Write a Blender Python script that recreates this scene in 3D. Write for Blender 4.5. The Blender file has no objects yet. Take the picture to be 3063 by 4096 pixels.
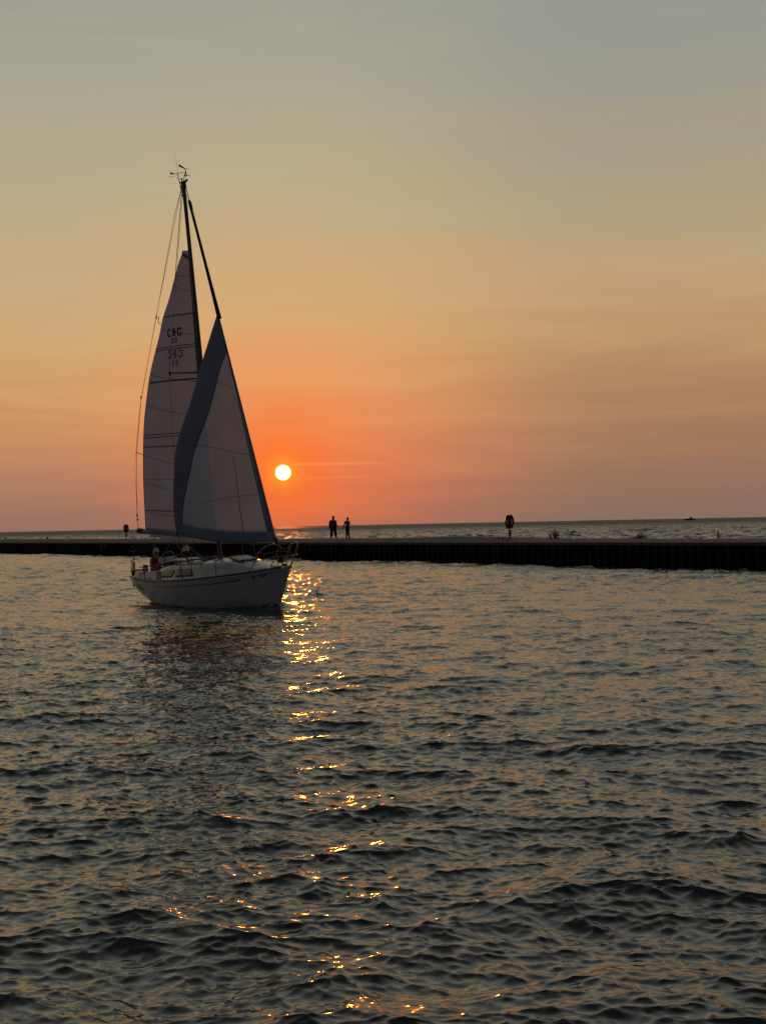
import bpy, bmesh, math, random
import numpy as np
from mathutils import Vector, Matrix
random.seed(7)
rad = math.radians
sc = bpy.context.scene
COL = sc.collection

# ------------------------------------------------------------------ camera
EYE = 2.65
ROLL, PITCH = rad(1.14), rad(0.505)
cam = bpy.data.cameras.new('camera')
cam.sensor_fit = 'VERTICAL'; cam.sensor_height = 24.0
cam.lens = 24.0 * 5674.0 / 4096.0
cam.clip_start = 0.3; cam.clip_end = 200000
cam_o = bpy.data.objects.new('camera', cam); COL.objects.link(cam_o)
fw = Vector((0, math.cos(PITCH), math.sin(PITCH))); r0 = Vector((1, 0, 0)); u0 = r0.cross(fw)
Rv = r0 * math.cos(ROLL) - u0 * math.sin(ROLL); Uv = r0 * math.sin(ROLL) + u0 * math.cos(ROLL)
M = Matrix((Rv, Uv, -fw)).transposed().to_4x4(); M.translation = (0, 0, EYE)
cam_o.matrix_world = M
sc.camera = cam_o
sc.render.resolution_x = 765; sc.render.resolution_y = 1024

# ------------------------------------------------------------------ sky
SUN_AZ, SUN_EL = rad(-3.99), rad(2.17)
sun_dir = Vector((math.sin(SUN_AZ) * math.cos(SUN_EL), math.cos(SUN_AZ) * math.cos(SUN_EL), math.sin(SUN_EL)))
def lin(c):
    return tuple((v / 12.92 if v <= 0.04045 else ((v + 0.055) / 1.055) ** 2.4) for v in (x / 255.0 for x in c[:3])) + (1.0,)

world = bpy.data.worlds.new("World"); sc.world = world; world.use_nodes = True
wn = world.node_tree; wn.nodes.clear()
class NT:
    def __init__(s, t): s.t = t
    def n(s, typ, **k):
        o = s.t.nodes.new(typ)
        for a, b in k.items(): setattr(o, a, b)
        return o
    def l(s, a, b): s.t.links.new(a, b)
    def val(s, sock, v):
        if isinstance(v, (int, float)): sock.default_value = v
        elif isinstance(v, (tuple, list)): sock.default_value = v
        else: s.l(v, sock)
    def m(s, op, a, b=0.0, c=None, clamp=False):
        o = s.n('ShaderNodeMath', operation=op, use_clamp=clamp)
        s.val(o.inputs[0], a); s.val(o.inputs[1], b)
        if c is not None: s.val(o.inputs[2], c)
        return o.outputs[0]
    def mr(s, v, a, b, c=0.0, d=1.0, smooth=True):
        o = s.n('ShaderNodeMapRange', interpolation_type='SMOOTHSTEP' if smooth else 'LINEAR', clamp=True)
        s.val(o.inputs[0], v)
        for i, q in enumerate((a, b, c, d)): s.val(o.inputs[i + 1], q)
        return o.outputs[0]
    def mix(s, f, a, b, blend='MIX'):
        o = s.n('ShaderNodeMix', data_type='RGBA', blend_type=blend)
        s.val(o.inputs[0], f); s.val(o.inputs[6], a); s.val(o.inputs[7], b)
        return o.outputs[2]
    def ramp(s, f, stops, interp='B_SPLINE'):
        o = s.n('ShaderNodeValToRGB'); cr = o.color_ramp; cr.interpolation = interp
        while len(cr.elements) < len(stops): cr.elements.new(0.5)
        for e, (p, c) in zip(cr.elements, stops): e.position = p; e.color = c
        s.l(f, o.inputs[0]); return o.outputs[0]
W = NT(wn)
tc = W.n('ShaderNodeTexCoord'); D = tc.outputs['Generated']
sep = W.n('ShaderNodeSeparateXYZ'); W.l(D, sep.inputs[0])
zc = W.m('MAXIMUM', sep.outputs[2], 0.0)
el = W.m('MULTIPLY', W.m('ARCSINE', zc), 180 / math.pi)
az = W.m('MULTIPLY', W.m('ARCTAN2', sep.outputs[0], sep.outputs[1]), 180 / math.pi)
pos = W.m('POWER', W.m('DIVIDE', el, 90.0), 0.5)
def stops(L):
    return [((e / 90.0) ** 0.5, lin(c)) for e, c in L]
HI = [(30, (146, 149, 142)), (42, (106, 109, 104)), (60, (62, 65, 66)), (90, (44, 47, 50))]
left = stops([(0, (146, 110, 96)), (0.6, (156, 113, 96)), (1.6, (172, 120, 93)), (2.8, (190, 130, 90)), (4.6, (202, 143, 92)), (6.5, (205, 157, 103)), (8.4, (200, 165, 115)), (12, (184, 167, 131)), (15.8, (171, 166, 143)), (19.5, (158, 160, 146))] + HI)
mid = stops([(0, (165, 104, 84)), (0.4, (175, 105, 82)), (1.1, (194, 108, 79)), (2.2, (210, 115, 76)), (3.7, (221, 130, 79)), (5.6, (223, 149, 90)), (7.4, (214, 160, 102)), (9.2, (204, 165, 112)), (12, (190, 167, 125)), (15.8, (175, 167, 141)), (19.5, (160, 161, 147))] + HI)
right = stops([(0, (132, 109, 96)), (0.6, (138, 109, 93)), (2.2, (150, 112, 90)), (4.0, (164, 119, 88)), (5.9, (177, 133, 92)), (7.8, (188, 149, 102)), (9.6, (191, 157, 115)), (11.5, (179, 157, 122)), (15, (160, 155, 136)), (19, (147, 151, 145))] + HI)
back = stops([(0, (72, 68, 70)), (8, (78, 75, 78)), (20, (78, 80, 86)), (45, (62, 67, 74)), (90, (50, 55, 60))])
# wavering haze bands: the elevation lookup is nudged by stretched noise
mp = W.n('ShaderNodeMapping'); mp.inputs['Scale'].default_value = (3.0, 3.0, 30.0); mp.inputs['Rotation'].default_value = (0, rad(6), 0)
W.l(D, mp.inputs[0])
nz = W.n('ShaderNodeTexNoise'); nz.inputs['Scale'].default_value = 1.6; nz.inputs['Detail'].default_value = 6; nz.inputs['Distortion'].default_value = 0.9; W.l(mp.outputs[0], nz.inputs[0])
nf = W.m('SUBTRACT', nz.outputs[0], 0.5)
pos2 = W.m('ADD', pos, W.m('MULTIPLY', nf, 0.075))
cl = W.ramp(pos2, left); cm = W.ramp(pos2, mid); crr = W.ramp(pos2, right); cb = W.ramp(pos, back)
c1 = W.mix(W.mr(az, -13.0, -5.0), cl, cm)
c2 = W.mix(W.mr(az, -3.2, 9.8), c1, crr)
azabs = W.m('ABSOLUTE', az)
c3 = W.mix(W.mr(azabs, 22.0, 100.0), c2, cb)
# aureole round the sun
dt = W.n('ShaderNodeVectorMath', operation='DOT_PRODUCT'); W.l(D, dt.inputs[0]); dt.inputs[1].default_value = sun_dir
ang = W.m('MULTIPLY', W.m('ARCCOSINE', W.m('MINIMUM', dt.outputs['Value'], 0.9999999)), 180 / math.pi)
def gauss(sig): 
    q = W.m('DIVIDE', ang, sig)
    return W.m('EXPONENT', W.m('MULTIPLY', W.m('MULTIPLY', q, q), -0.5))
hs = W.n('ShaderNodeHueSaturation'); hs.inputs['Saturation'].default_value = 0.96; W.l(c3, hs.inputs['Color']); c3 = hs.outputs[0]
c4 = W.mix(W.m('MULTIPLY', gauss(1.25), 0.85), c3, lin((255, 106, 26)))
c4 = W.mix(W.m('MULTIPLY', gauss(3.0), 0.52), c4, lin((251, 116, 48)))
c4 = W.mix(W.m('MULTIPLY', gauss(0.42), 0.75), c4, lin((255, 165, 45)))
# two thin lit cirrus streaks to the right of the sun
def streak(a0, a1, e0, slope, wdt, amt, c):
    e = W.m('SUBTRACT', el, W.m('ADD', e0, W.m('MULTIPLY', W.m('SUBTRACT', az, a0), slope)))
    q = W.m('DIVIDE', e, wdt); g = W.m('EXPONENT', W.m('MULTIPLY', W.m('MULTIPLY', q, q), -1.0))
    f = W.m('MULTIPLY', W.mr(az, a0, a0 + 0.5), W.mr(az, a1 - 2.2, a1, 1.0, 0.0))
    return W.mix(W.m('MULTIPLY', W.m('MULTIPLY', g, f), amt), c, lin((255, 165, 105)))
c4 = streak(-3.9, 0.9, 2.50, -0.004, 0.05, 0.34, c4)
c4 = streak(-3.4, 0.6, 1.92, 0.012, 0.045, 0.15, c4)
c4 = W.mix(W.m('MULTIPLY', nf, 0.5), c4, (1.0, 0.8, 0.6, 1), 'SOFT_LIGHT')
disc = W.mr(ang, 0.36, 0.235)
d4 = W.m('POWER', disc, 3.5)
dcol = W.mix(1.0, W.mix(disc, (0, 0, 0, 1), (1.0, 1.1, 0.05, 1)), W.mix(d4, (0, 0, 0, 1), (14.0, 10.5, 5.5, 1)), 'ADD')
tot = W.mix(1.0, c4, dcol, 'ADD')
bg = W.n('ShaderNodeBackground'); W.l(tot, bg.inputs[0]); bg.inputs[1].default_value = 1.0
sky = W.n('ShaderNodeTexSky'); sky.sky_type = 'NISHITA'; sky.sun_disc = False
sky.sun_elevation = SUN_EL; sky.sun_rotation = SUN_AZ; sky.dust_density = 4
bg2 = W.n('ShaderNodeBackground'); W.l(sky.outputs[0], bg2.inputs[0]); bg2.inputs[1].default_value = 0.002
ad = W.n('ShaderNodeAddShader'); W.l(bg.outputs[0], ad.inputs[0]); W.l(bg2.outputs[0], ad.inputs[1])
wo = W.n('ShaderNodeOutputWorld'); W.l(ad.outputs[0], wo.inputs[0])

sl = bpy.data.lights.new('sun', 'SUN'); sl.energy = 0.40; sl.angle = rad(0.53); sl.color = (1.0, 0.21, 0.014)
so = bpy.data.objects.new('sun', sl); COL.objects.link(so)
so.rotation_euler = (-sun_dir).to_track_quat('-Z', 'Y').to_euler()
sc.view_settings.view_transform = 'Standard'; sc.view_settings.look = 'None'
sc.view_settings.exposure = 0.0; sc.view_settings.gamma = 1.0

# ------------------------------------------------------------------ helpers
def tag(o, label=None, cat=None, group=None, kind=None):
    if label: o['label'] = label
    if cat: o['category'] = cat
    if group: o['group'] = group
    if kind: o['kind'] = kind
    return o
def empty(name, loc=(0, 0, 0), rz=0.0):
    o = bpy.data.objects.new(name, None); COL.objects.link(o); o.location = loc; o.rotation_euler = (0, 0, rz)
    o.empty_display_size = 0.3
    return o
class MB:
    """collects shapes, then links them as ONE mesh object"""
    def __init__(s): s.v = []; s.f = []; s.mi = []
    def add(s, vs, fs, mi=0):
        b = len(s.v); s.v += [tuple(v) for v in vs]; s.f += [tuple(b + i for i in f) for f in fs]; s.mi += [mi] * len(fs); return s
    def box(s, c, d, rot=None, mi=0, taper=1.0):
        c = Vector(c); vs = []
        for z in (-.5, .5):
            k = taper if z > 0 else 1
            for x, y in ((-.5, -.5), (.5, -.5), (.5, .5), (-.5, .5)):
                p = Vector((x * d[0] * k, y * d[1] * k, z * d[2]))
                if rot: p = rot @ p
                vs.append(c + p)
        return s.add(vs, [(0, 3, 2, 1), (4, 5, 6, 7), (0, 1, 5, 4), (1, 2, 6, 5), (2, 3, 7, 6), (3, 0, 4, 7)], mi)
    def tube(s, pts, r, n=8, mi=0, r2=None, sy=1.0, cap=True):
        pts = [Vector(p) for p in pts]; m = len(pts)
        rs = [r + (((r2 if r2 is not None else r) - r) * i / max(1, m - 1)) for i in range(m)] if not isinstance(r, (list, tuple)) else r
        vs = []; fs = []; prev = None
        for i, p in enumerate(pts):
            t = (pts[min(i + 1, m - 1)] - pts[max(i - 1, 0)]).normalized()
            if prev is None:
                a = Vector((0, 0, 1)) if abs(t.z) < 0.9 else Vector((1, 0, 0))
                a = (a - t * a.dot(t)).normalized()
            else:
                a = (prev - t * prev.dot(t)).normalized()
            prev = a; b = t.cross(a)
            for k in range(n):
                q = 2 * math.pi * k / n
                vs.append(p + a * math.cos(q) * rs[i] + b * math.sin(q) * rs[i] * sy)
        for i in range(m - 1):
            for k in range(n):
                k2 = (k + 1) % n
                fs.append((i * n + k, i * n + k2, (i + 1) * n + k2, (i + 1) * n + k))
        if cap: fs.append(tuple(range(n - 1, -1, -1))); fs.append(tuple((m - 1) * n + k for k in range(n)))
        return s.add(vs, fs, mi)
    def ell(s, c, r, nu=14, nv=9, rot=None, mi=0):
        c = Vector(c); vs = []; fs = []
        for j in range(nv + 1):
            th = math.pi * j / nv
            for i in range(nu):
                ph = 2 * math.pi * i / nu
                p = Vector((r[0] * math.sin(th) * math.cos(ph), r[1] * math.sin(th) * math.sin(ph), r[2] * math.cos(th)))
                if rot: p = rot @ p
                vs.append(c + p)
        for j in range(nv):
            for i in range(nu):
                i2 = (i + 1) % nu; fs.append((j * nu + i, (j + 1) * nu + i, (j + 1) * nu + i2, j * nu + i2))
        return s.add(vs, fs, mi)
    def grid(s, P, mi=0, skip=None):
        n, m = len(P), len(P[0]); vs = [p for row in P for p in row]; fs = []
        for i in range(n - 1):
            for j in range(m - 1):
                if skip and skip(i, j): continue
                fs.append((i * m + j, i * m + j + 1, (i + 1) * m + j + 1, (i + 1) * m + j))
        return s.add(vs, fs, mi)
    def build(s, name, mats, parent=None, smooth=True, bevel=0.0, solid=0.0, angle=40):
        me = bpy.data.meshes.new(name); me.from_pydata(s.v, [], s.f); me.update()
        for m in (mats if isinstance(mats, (list, tuple)) else [mats]): me.materials.append(m)
        if any(s.mi): me.polygons.foreach_set('material_index', s.mi)
        bm = bmesh.new(); bm.from_mesh(me)
        bmesh.ops.remove_doubles(bm, verts=bm.verts, dist=1e-5)
        bmesh.ops.dissolve_degenerate(bm, edges=bm.edges, dist=1e-6)
        if solid == 0: bmesh.ops.recalc_face_normals(bm, faces=bm.faces)
        if smooth:
            for f in bm.faces: f.smooth = True
            for e in bm.edges:
                if len(e.link_faces) == 2 and e.calc_face_angle(0) > rad(angle): e.smooth = False
        bm.to_mesh(me); bm.free()
        o = bpy.data.objects.new(name, me); COL.objects.link(o)
        if parent is not None: o.parent = parent
        if solid:
            k = o.modifiers.new('solid', 'SOLIDIFY'); k.thickness = solid; k.offset = 0
        if bevel:
            k = o.modifiers.new('bevel', 'BEVEL'); k.width = bevel; k.segments = 2; k.limit_method = 'ANGLE'
        return o
def mat(name, col, rough=0.6, metal=0.0, var=0.12, scale=6.0, bump=0.0, spec=0.5, col2=None, stretch=(1, 1, 1)):
    m = bpy.data.materials.new(name); m.use_nodes = True; t = NT(m.node_tree); b = t.t.nodes['Principled BSDF']
    tcn = t.n('ShaderNodeTexCoord'); mpn = t.n('ShaderNodeMapping'); mpn.inputs['Scale'].default_value = stretch
    t.l(tcn.outputs['Object'], mpn.inputs[0])
    nn = t.n('ShaderNodeTexNoise'); nn.inputs['Scale'].default_value = scale; nn.inputs['Detail'].default_value = 5; t.l(mpn.outputs[0], nn.inputs[0])
    a = tuple(c * (1 - var) for c in col) + (1,); z = tuple(min(1, c * (1 + var)) for c in (col2 or col)) + (1,)
    f = t.mr(nn.outputs[0], 0.3, 0.7)
    t.l(t.mix(f, a, z), b.inputs['Base Color'])
    t.l(t.mr(nn.outputs[0], 0.2, 0.8, max(0.02, rough - 0.08), min(1, rough + 0.08)), b.inputs['Roughness'])
    b.inputs['Metallic'].default_value = metal; b.inputs['Specular IOR Level'].default_value = spec
    if bump:
        bp = t.n('ShaderNodeBump'); bp.inputs['Strength'].default_value = bump; bp.inputs['Distance'].default_value = 0.02
        t.l(nn.outputs[0], bp.inputs['Height']); t.l(bp.outputs[0], b.inputs['Normal'])
    return m
def cloth(name, col, trans, tcol=None):
    m = mat(name, col, 0.75, var=0.07, scale=1.3, spec=0.2)
    t = NT(m.node_tree); b = t.t.nodes['Principled BSDF']; out = t.t.nodes['Material Output']
    tr = t.n('ShaderNodeBsdfTranslucent'); tr.inputs[0].default_value = tuple(tcol or col) + (1,)
    mx = t.n('ShaderNodeMixShader'); mx.inputs[0].default_value = trans
    t.l(b.outputs[0], mx.inputs[1]); t.l(tr.outputs[0], mx.inputs[2]); t.l(mx.outputs[0], out.inputs[0])
    # weave and creases
    tcn = t.n('ShaderNodeTexCoord'); n2 = t.n('ShaderNodeTexNoise'); n2.inputs['Scale'].default_value = 0.9; n2.inputs['Detail'].default_value = 3; n2.inputs['Distortion'].default_value = 0.6
    mp2 = t.n('ShaderNodeMapping'); mp2.inputs['Scale'].default_value = (1.6, 1.6, 0.5); t.l(tcn.outputs['Object'], mp2.inputs[0]); t.l(mp2.outputs[0], n2.inputs[0])
    bp = t.n('ShaderNodeBump'); bp.inputs['Strength'].default_value = 0.5; bp.inputs['Distance'].default_value = 0.12
    t.l(n2.outputs[0], bp.inputs['Height']); t.l(bp.outputs[0], b.inputs['Normal']); t.l(bp.outputs[0], tr.inputs['Normal'])
    return m
MT = dict(
    gel=mat('white_gelcoat', (.52, .53, .54), .28, scale=2.5, var=.05),
    deck=mat('deck_paint', (.60, .60, .57), .6, scale=9, var=.08, bump=.15),
    navy=mat('navy_paint', (.012, .016, .035), .3),
    blackp=mat('black_rail', (.012, .012, .013), .45),
    alu=mat('dark_mast_aluminium', (.10, .105, .11), .45, metal=.5, scale=3),
    steel=mat('stainless_steel', (.30, .29, .27), .35, metal=.8),
    wire=mat('rigging_wire', (.16, .15, .13), .5, metal=.4),
    rope=mat('rope', (.30, .28, .24), .9, scale=60),
    dark=mat('dark_plastic', (.018, .018, .02), .5),
    glass=mat('smoked_acrylic', (.035, .03, .022), .12, scale=3, var=.4),
    sail=cloth('sail_cloth', (.76, .76, .77), .48, (.76, .76, .86)),
    blue=cloth('blue_sun_strip', (.27, .30, .37), .18, (.20, .20, .26)),
    blued=mat('furled_blue_cloth', (.03, .035, .06), .8, scale=12, stretch=(1, 1, .3)),
    cover=mat('blue_grey_cover', (.33, .37, .42), .8, scale=5, bump=.3),
    white=mat('white_vinyl', (.62, .60, .60), .5),
    ink=mat('black_sail_ink', (.008, .008, .008), .8),
    ghost=mat('painted_show_through', (.17, .17, .17), .85),
    seam=mat('sail_stitching', (.22, .22, .22), .9),
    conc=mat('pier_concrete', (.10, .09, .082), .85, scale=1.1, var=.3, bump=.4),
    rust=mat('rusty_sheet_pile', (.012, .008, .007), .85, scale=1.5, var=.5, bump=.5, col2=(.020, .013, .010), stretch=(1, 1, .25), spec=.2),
    red=mat('red_plastic', (.20, .012, .010), .4, var=.1),
    grey=mat('grey_metal_box', (.20, .20, .19), .6),
    skin=mat('skin', (.36, .21, .15), .55, scale=20, var=.08),
    skind=mat('shaded_skin_tone', (.22, .13, .09), .55, scale=20, var=.08),
    hairw=mat('white_hair', (.72, .70, .68), .8, scale=40, var=.2, bump=.6),
    haird=mat('dark_hair', (.02, .014, .01), .7, scale=40),
    redtop=mat('red_cloth', (.26, .030, .030), .85, scale=12),
    shirt=mat('slate_blue_cloth', (.09, .09, .13), .85, scale=10),
    shirt2=mat('grey_mauve_cloth', (.11, .09, .11), .85, scale=10),
    pants=mat('brown_trouser_cloth', (.045, .03, .028), .9, scale=10),
    pants2=mat('black_trouser_cloth', (.012, .008, .010), .9, scale=10),
    shoe=mat('dark_shoe', (.012, .010, .010), .6),
    leaf=mat('pier_weed', (.045, .055, .02), .8, scale=8, var=.4),
    brass=mat('brass_gilt', (.5, .35, .12), .3, metal=.9),
)

# ------------------------------------------------------------------ water
def pierline(x, y): return (x * 0.845 + (y - 102.0) * 0.535)      # signed distance: > 0 beyond the harbour face
def make_tile(L, N, lam_lo, lam_hi, lam_p, slope_rms, wdir, spread, seed, ex=-4.0):
    rng = np.random.default_rng(seed)
    k1 = 2 * np.pi * np.fft.fftfreq(N, L / N); KX, KY = np.meshgrid(k1, k1, indexing='ij')
    K = np.hypot(KX, KY); K[0, 0] = 1e9
    lam = 2 * np.pi / K
    ca = (KX * math.cos(wdir) + KY * math.sin(wdir)) / K
    S = K ** ex * np.exp(-1.1 * (lam / lam_p) ** 2) * (0.06 + np.abs(ca) ** spread * np.where(ca > 0, 1, 0.15))
    S *= 1 / (1 + np.exp(-(lam - lam_lo) / (0.15 * lam_lo))) * (lam < lam_hi)
    H = np.sqrt(S) * (rng.normal(size=(N, N)) + 1j * rng.normal(size=(N, N)))
    H[0, 0] = 0
    h = np.fft.ifft2(H).real
    gx = np.fft.ifft2(1j * KX * H).real; gy = np.fft.ifft2(1j * KY * H).real
    s = slope_rms / math.sqrt((gx ** 2 + gy ** 2).mean())
    dx = np.fft.ifft2(1j * KX / K * H).real; dy = np.fft.ifft2(1j * KY / K * H).real
    return (L, N, (h * s).astype(np.float32), (dx * s).astype(np.float32), (dy * s).astype(np.float32))
def samp(tile, x, y, rot=0.0):
    L, N, h, dx, dy = tile
    c, s = math.cos(rot), math.sin(rot)
    u = (x * c + y * s) * N / L; v = (-x * s + y * c) * N / L
    iu = np.floor(u); iv = np.floor(v); fu = (u - iu); fv = (v - iv)
    iu = iu.astype(np.int64) % N; iv = iv.astype(np.int64) % N; iu1 = (iu + 1) % N; iv1 = (iv + 1) % N
    w00 = (1 - fu) * (1 - fv); w10 = fu * (1 - fv); w01 = (1 - fu) * fv; w11 = fu * fv
    r = [a[iu, iv] * w00 + a[iu1, iv] * w10 + a[iu, iv1] * w01 + a[iu1, iv1] * w11 for a in (h, dx, dy)]
    return r[0], r[1] * c - r[2] * s, r[1] * s + r[2] * c

# ---- boat placement (needed by the wake as well)
BM = np.array([[0.5977, 0.8399, -0.0727], [-0.843, 0.5961, -0.0441], [0.0061, 0.0848, 1.0299]])
BO = np.array([-5.487, 48.624, 0.0])
def boat_local(x, y):
    a = BM[:2, :2]; inv = np.linalg.inv(a)
    return inv[0, 0] * (x - BO[0]) + inv[0, 1] * (y - BO[1]), inv[1, 0] * (x - BO[0]) + inv[1, 1] * (y - BO[1])

def build_water():
    wd = rad(-112)
    A = make_tile(19.0, 2048, 0.06, 2.6, 0.80, 0.170, wd, 2.4, 1, -3.8)
    B = make_tile(41.0, 1024, 0.9, 9.0, 2.4, 0.084, wd + 0.35, 3.0, 2)
    C_ = make_tile(173.0, 1024, 2.4, 40.0, 9.0, 0.085, wd - 0.1, 3.0, 3)
    # rows: distance, columns: azimuth
    rows = [4.2]
    while rows[-1] < 90000:
        r = rows[-1]
        f = 0.0022 if r < 40 else (0.0030 if r < 120 else (0.004 if r < 1500 else 0.02))
        rows.append(r * (1 + f))
    rr = np.array(rows)
    azs = list(np.arange(-19.5, 19.5, 0.036))
    a = 19.5; step = 0.036
    outer = []
    while a < 178:
        outer.append(a); step = min(step * 1.12, 5.0); a += step
    azs = sorted(set([-q for q in outer if q > 19.5] + azs + outer + [-180.0, 180.0]))
    aa = np.radians(np.array(azs))
    nR, nA = len(rr), len(aa)
    X0 = (rr[:, None] * np.sin(aa)[None]).ravel(); Y0 = (rr[:, None] * np.cos(aa)[None]).ravel()
    d = np.hypot(X0, Y0)
    h = np.zeros_like(X0); px = np.zeros_like(X0); py = np.zeros_like(X0)
    beyond = 1 / (1 + np.exp(-pierline(X0, Y0) / 4.0))
    # gusts: patches of rougher and calmer water
    g = 1 + 0.36 * np.sin(X0 / 7.3 + 1.7 * np.sin(Y0 / 17.0)) * np.sin(Y0 / 11.0 + 1.3 * np.sin(X0 / 9.0)) + 0.18 * np.sin(X0 / 2.9 + Y0 / 6.1)
    g = g * (1 + 0.40 * np.clip((d - 30) / 50, 0, 1))
    for tile, rot, w in ((A, 0.0, g * (0.74 + 0.1 * beyond)), (A, 0.61, g * (0.70 + 0.1 * beyond)), (B, 0.0, 1.05 + 0.9 * beyond), (C_, 0.0, 0.22 + 2.0 * beyond)):
        q = samp(tile, X0 + rot * 31, Y0, rot)
        cf = 1.45 if tile is A else 1.0
        h += q[0] * w; px += q[1] * w * cf; py += q[2] * w * cf
    lx, ly = boat_local(X0, Y0)
    # calmer water along the hull, bow wave, stern wave
    near = np.exp(-((lx + 1.0) / 5.2) ** 4 - (ly / 2.0) ** 4)
    h *= 1 - 0.55 * near
    hb = np.maximum(0.03, 1.5 * (1 - np.clip((lx + 0.8) / 4.4, 0, 1) ** 2.2))
    off = np.abs(ly) - hb
    bw = 0.20 * np.exp(-((lx - 3.25) / 0.45) ** 2 - (ly / 0.40) ** 2) + 0.10 * np.exp(-((lx - 2.3) / 1.1) ** 2) * np.exp(-((off - .12) / 0.25) ** 2)
    kel = 0.05 * np.exp(-((np.abs(ly) - 0.36 * np.clip(3.6 - lx, 0, 40)) / 0.5) ** 2) * (lx < 3.6) * np.exp(-np.clip(3.6 - lx, 0, 40) / 14) * np.cos(lx * 2.2)
    sw = 0.10 * np.exp(-((lx + 5.6) / 0.9) ** 2 - (ly / 1.0) ** 2) - 0.07 * np.exp(-((lx + 0.5) / 2.2) ** 2 - (ly / 2.2) ** 2)
    h += bw + kel + sw
    foam = np.clip(1.2 * np.exp(-((lx - 3.2) / 0.55) ** 2 - (ly / 0.36) ** 2) + 0.75 * np.exp(-((lx - 2.2) / 1.2) ** 2) * np.exp(-((off - .10) / 0.18) ** 2), 0, 1)
    ch = 1.2
    co = np.empty((nR * nA, 3), np.float32)
    fade = np.exp(-(d / 9000.0) ** 2)
    co[:, 0] = X0 + ch * px * fade; co[:, 1] = Y0 + ch * py * fade; co[:, 2] = h * fade
    idx = np.arange(nR * nA, dtype=np.int32).reshape(nR, nA)
    q = np.stack([idx[:-1, :-1], idx[:-1, 1:], idx[1:, 1:], idx[1:, :-1]], -1).reshape(-1, 4)
    # centre fan
    nq = len(q); c_i = nR * nA
    co = np.vstack([co, [[0, 0, -0.02]]]).astype(np.float32)
    tri = np.stack([np.full(nA - 1, c_i), idx[0, 1:], idx[0, :-1]], -1)
    loops = np.concatenate([q[:, ::-1].ravel(), tri.ravel()]).astype(np.int32)
    starts = np.concatenate([np.arange(nq) * 4, nq * 4 + np.arange(len(tri)) * 3]).astype(np.int32)
    totals = np.concatenate([np.full(nq, 4), np.full(len(tri), 3)]).astype(np.int32)
    me = bpy.data.meshes.new('water')
    me.vertices.add(len(co)); me.vertices.foreach_set('co', co.ravel())
    me.loops.add(len(loops)); me.loops.foreach_set('vertex_index', loops)
    me.polygons.add(len(starts)); me.polygons.foreach_set('loop_start', starts); me.polygons.foreach_set('loop_total', totals)
    me.polygons.foreach_set('use_smooth', np.ones(len(starts), bool))
    me.update(calc_edges=True)
    at = me.attributes.new('foam', 'FLOAT', 'POINT'); at.data.foreach_set('value', np.append(foam, 0).astype(np.float32))
    o = bpy.data.objects.new('water', me); COL.objects.link(o); o['kind'] = 'structure'
    m = bpy.data.materials.new('lake_water'); m.use_nodes = True; t = NT(m.node_tree); b = t.t.nodes['Principled BSDF']
    b.inputs['IOR'].default_value = 1.72
    geo = t.n('ShaderNodeNewGeometry')
    dist = t.n('ShaderNodeVectorMath', operation='LENGTH'); t.l(geo.outputs['Position'], dist.inputs[0]); dv = dist.outputs['Value']
    def slope(scale, seed, amp):
        mpn = t.n('ShaderNodeMapping'); mpn.inputs['Location'].default_value = (seed, seed * 2, 0); mpn.inputs['Scale'].default_value = (scale * 0.8, scale * 1.3, scale)
        mpn.inputs['Rotation'].default_value = (0, 0, 0.3)
        t.l(geo.outputs['Position'], mpn.inputs[0])
        nn = t.n('ShaderNodeTexNoise'); nn.inputs['Scale'].default_value = 1.0; nn.inputs['Detail'].default_value = 3.0; t.l(mpn.outputs[0], nn.inputs[0])
        v = t.n('ShaderNodeVectorMath', operation='SUBTRACT'); t.l(nn.outputs['Color'], v.inputs[0]); v.inputs[1].default_value = (.5, .5, .5)
        w = t.n('ShaderNodeVectorMath', operation='MULTIPLY'); t.l(v.outputs[0], w.inputs[0]); w.inputs[1].default_value = (1, 1, 0)
        x = t.n('ShaderNodeVectorMath', operation='SCALE'); t.l(w.outputs[0], x.inputs[0]); t.val(x.inputs['Scale'], amp); return x.outputs[0]
    s1 = slope(11.0, 3.0, t.mr(dv, 6.0, 60.0, 0.34, 0.95))          # ripples
    s2 = slope(1.6, 11.0, t.mr(dv, 70.0, 350.0, 0.0, 3.4))        # wavelets the mesh cannot carry far out
    a1 = t.n('ShaderNodeVectorMath', operation='ADD'); t.l(geo.outputs['Normal'], a1.inputs[0]); t.l(s1, a1.inputs[1])
    a2 = t.n('ShaderNodeVectorMath', operation='ADD'); t.l(a1.outputs[0], a2.inputs[0]); t.l(s2, a2.inputs[1])
    nm = t.n('ShaderNodeVectorMath', operation='NORMALIZE'); t.l(a2.outputs[0], nm.inputs[0]); t.l(nm.outputs[0], b.inputs['Normal'])
    fa = t.n('ShaderNodeAttribute', attribute_name='foam')
    fn = t.n('ShaderNodeTexNoise'); fn.inputs['Scale'].default_value = 7.0; fn.inputs['Detail'].default_value = 6; t.l(geo.outputs['Position'], fn.inputs[0])
    ff = t.m('MULTIPLY', fa.outputs['Fac'], t.mr(fn.outputs[0], 0.42, 0.62))
    t.l(t.mix(ff, (.009, .013, .012, 1), (.42, .43, .42, 1)), b.inputs['Base Color'])
    t.l(t.m('ADD', t.mr(dv, 60.0, 1200.0, 0.125, 0.55), t.m('MULTIPLY', ff, 0.5)), b.inputs['Roughness'])
    me.materials.append(m)
    return o
build_water()

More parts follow.
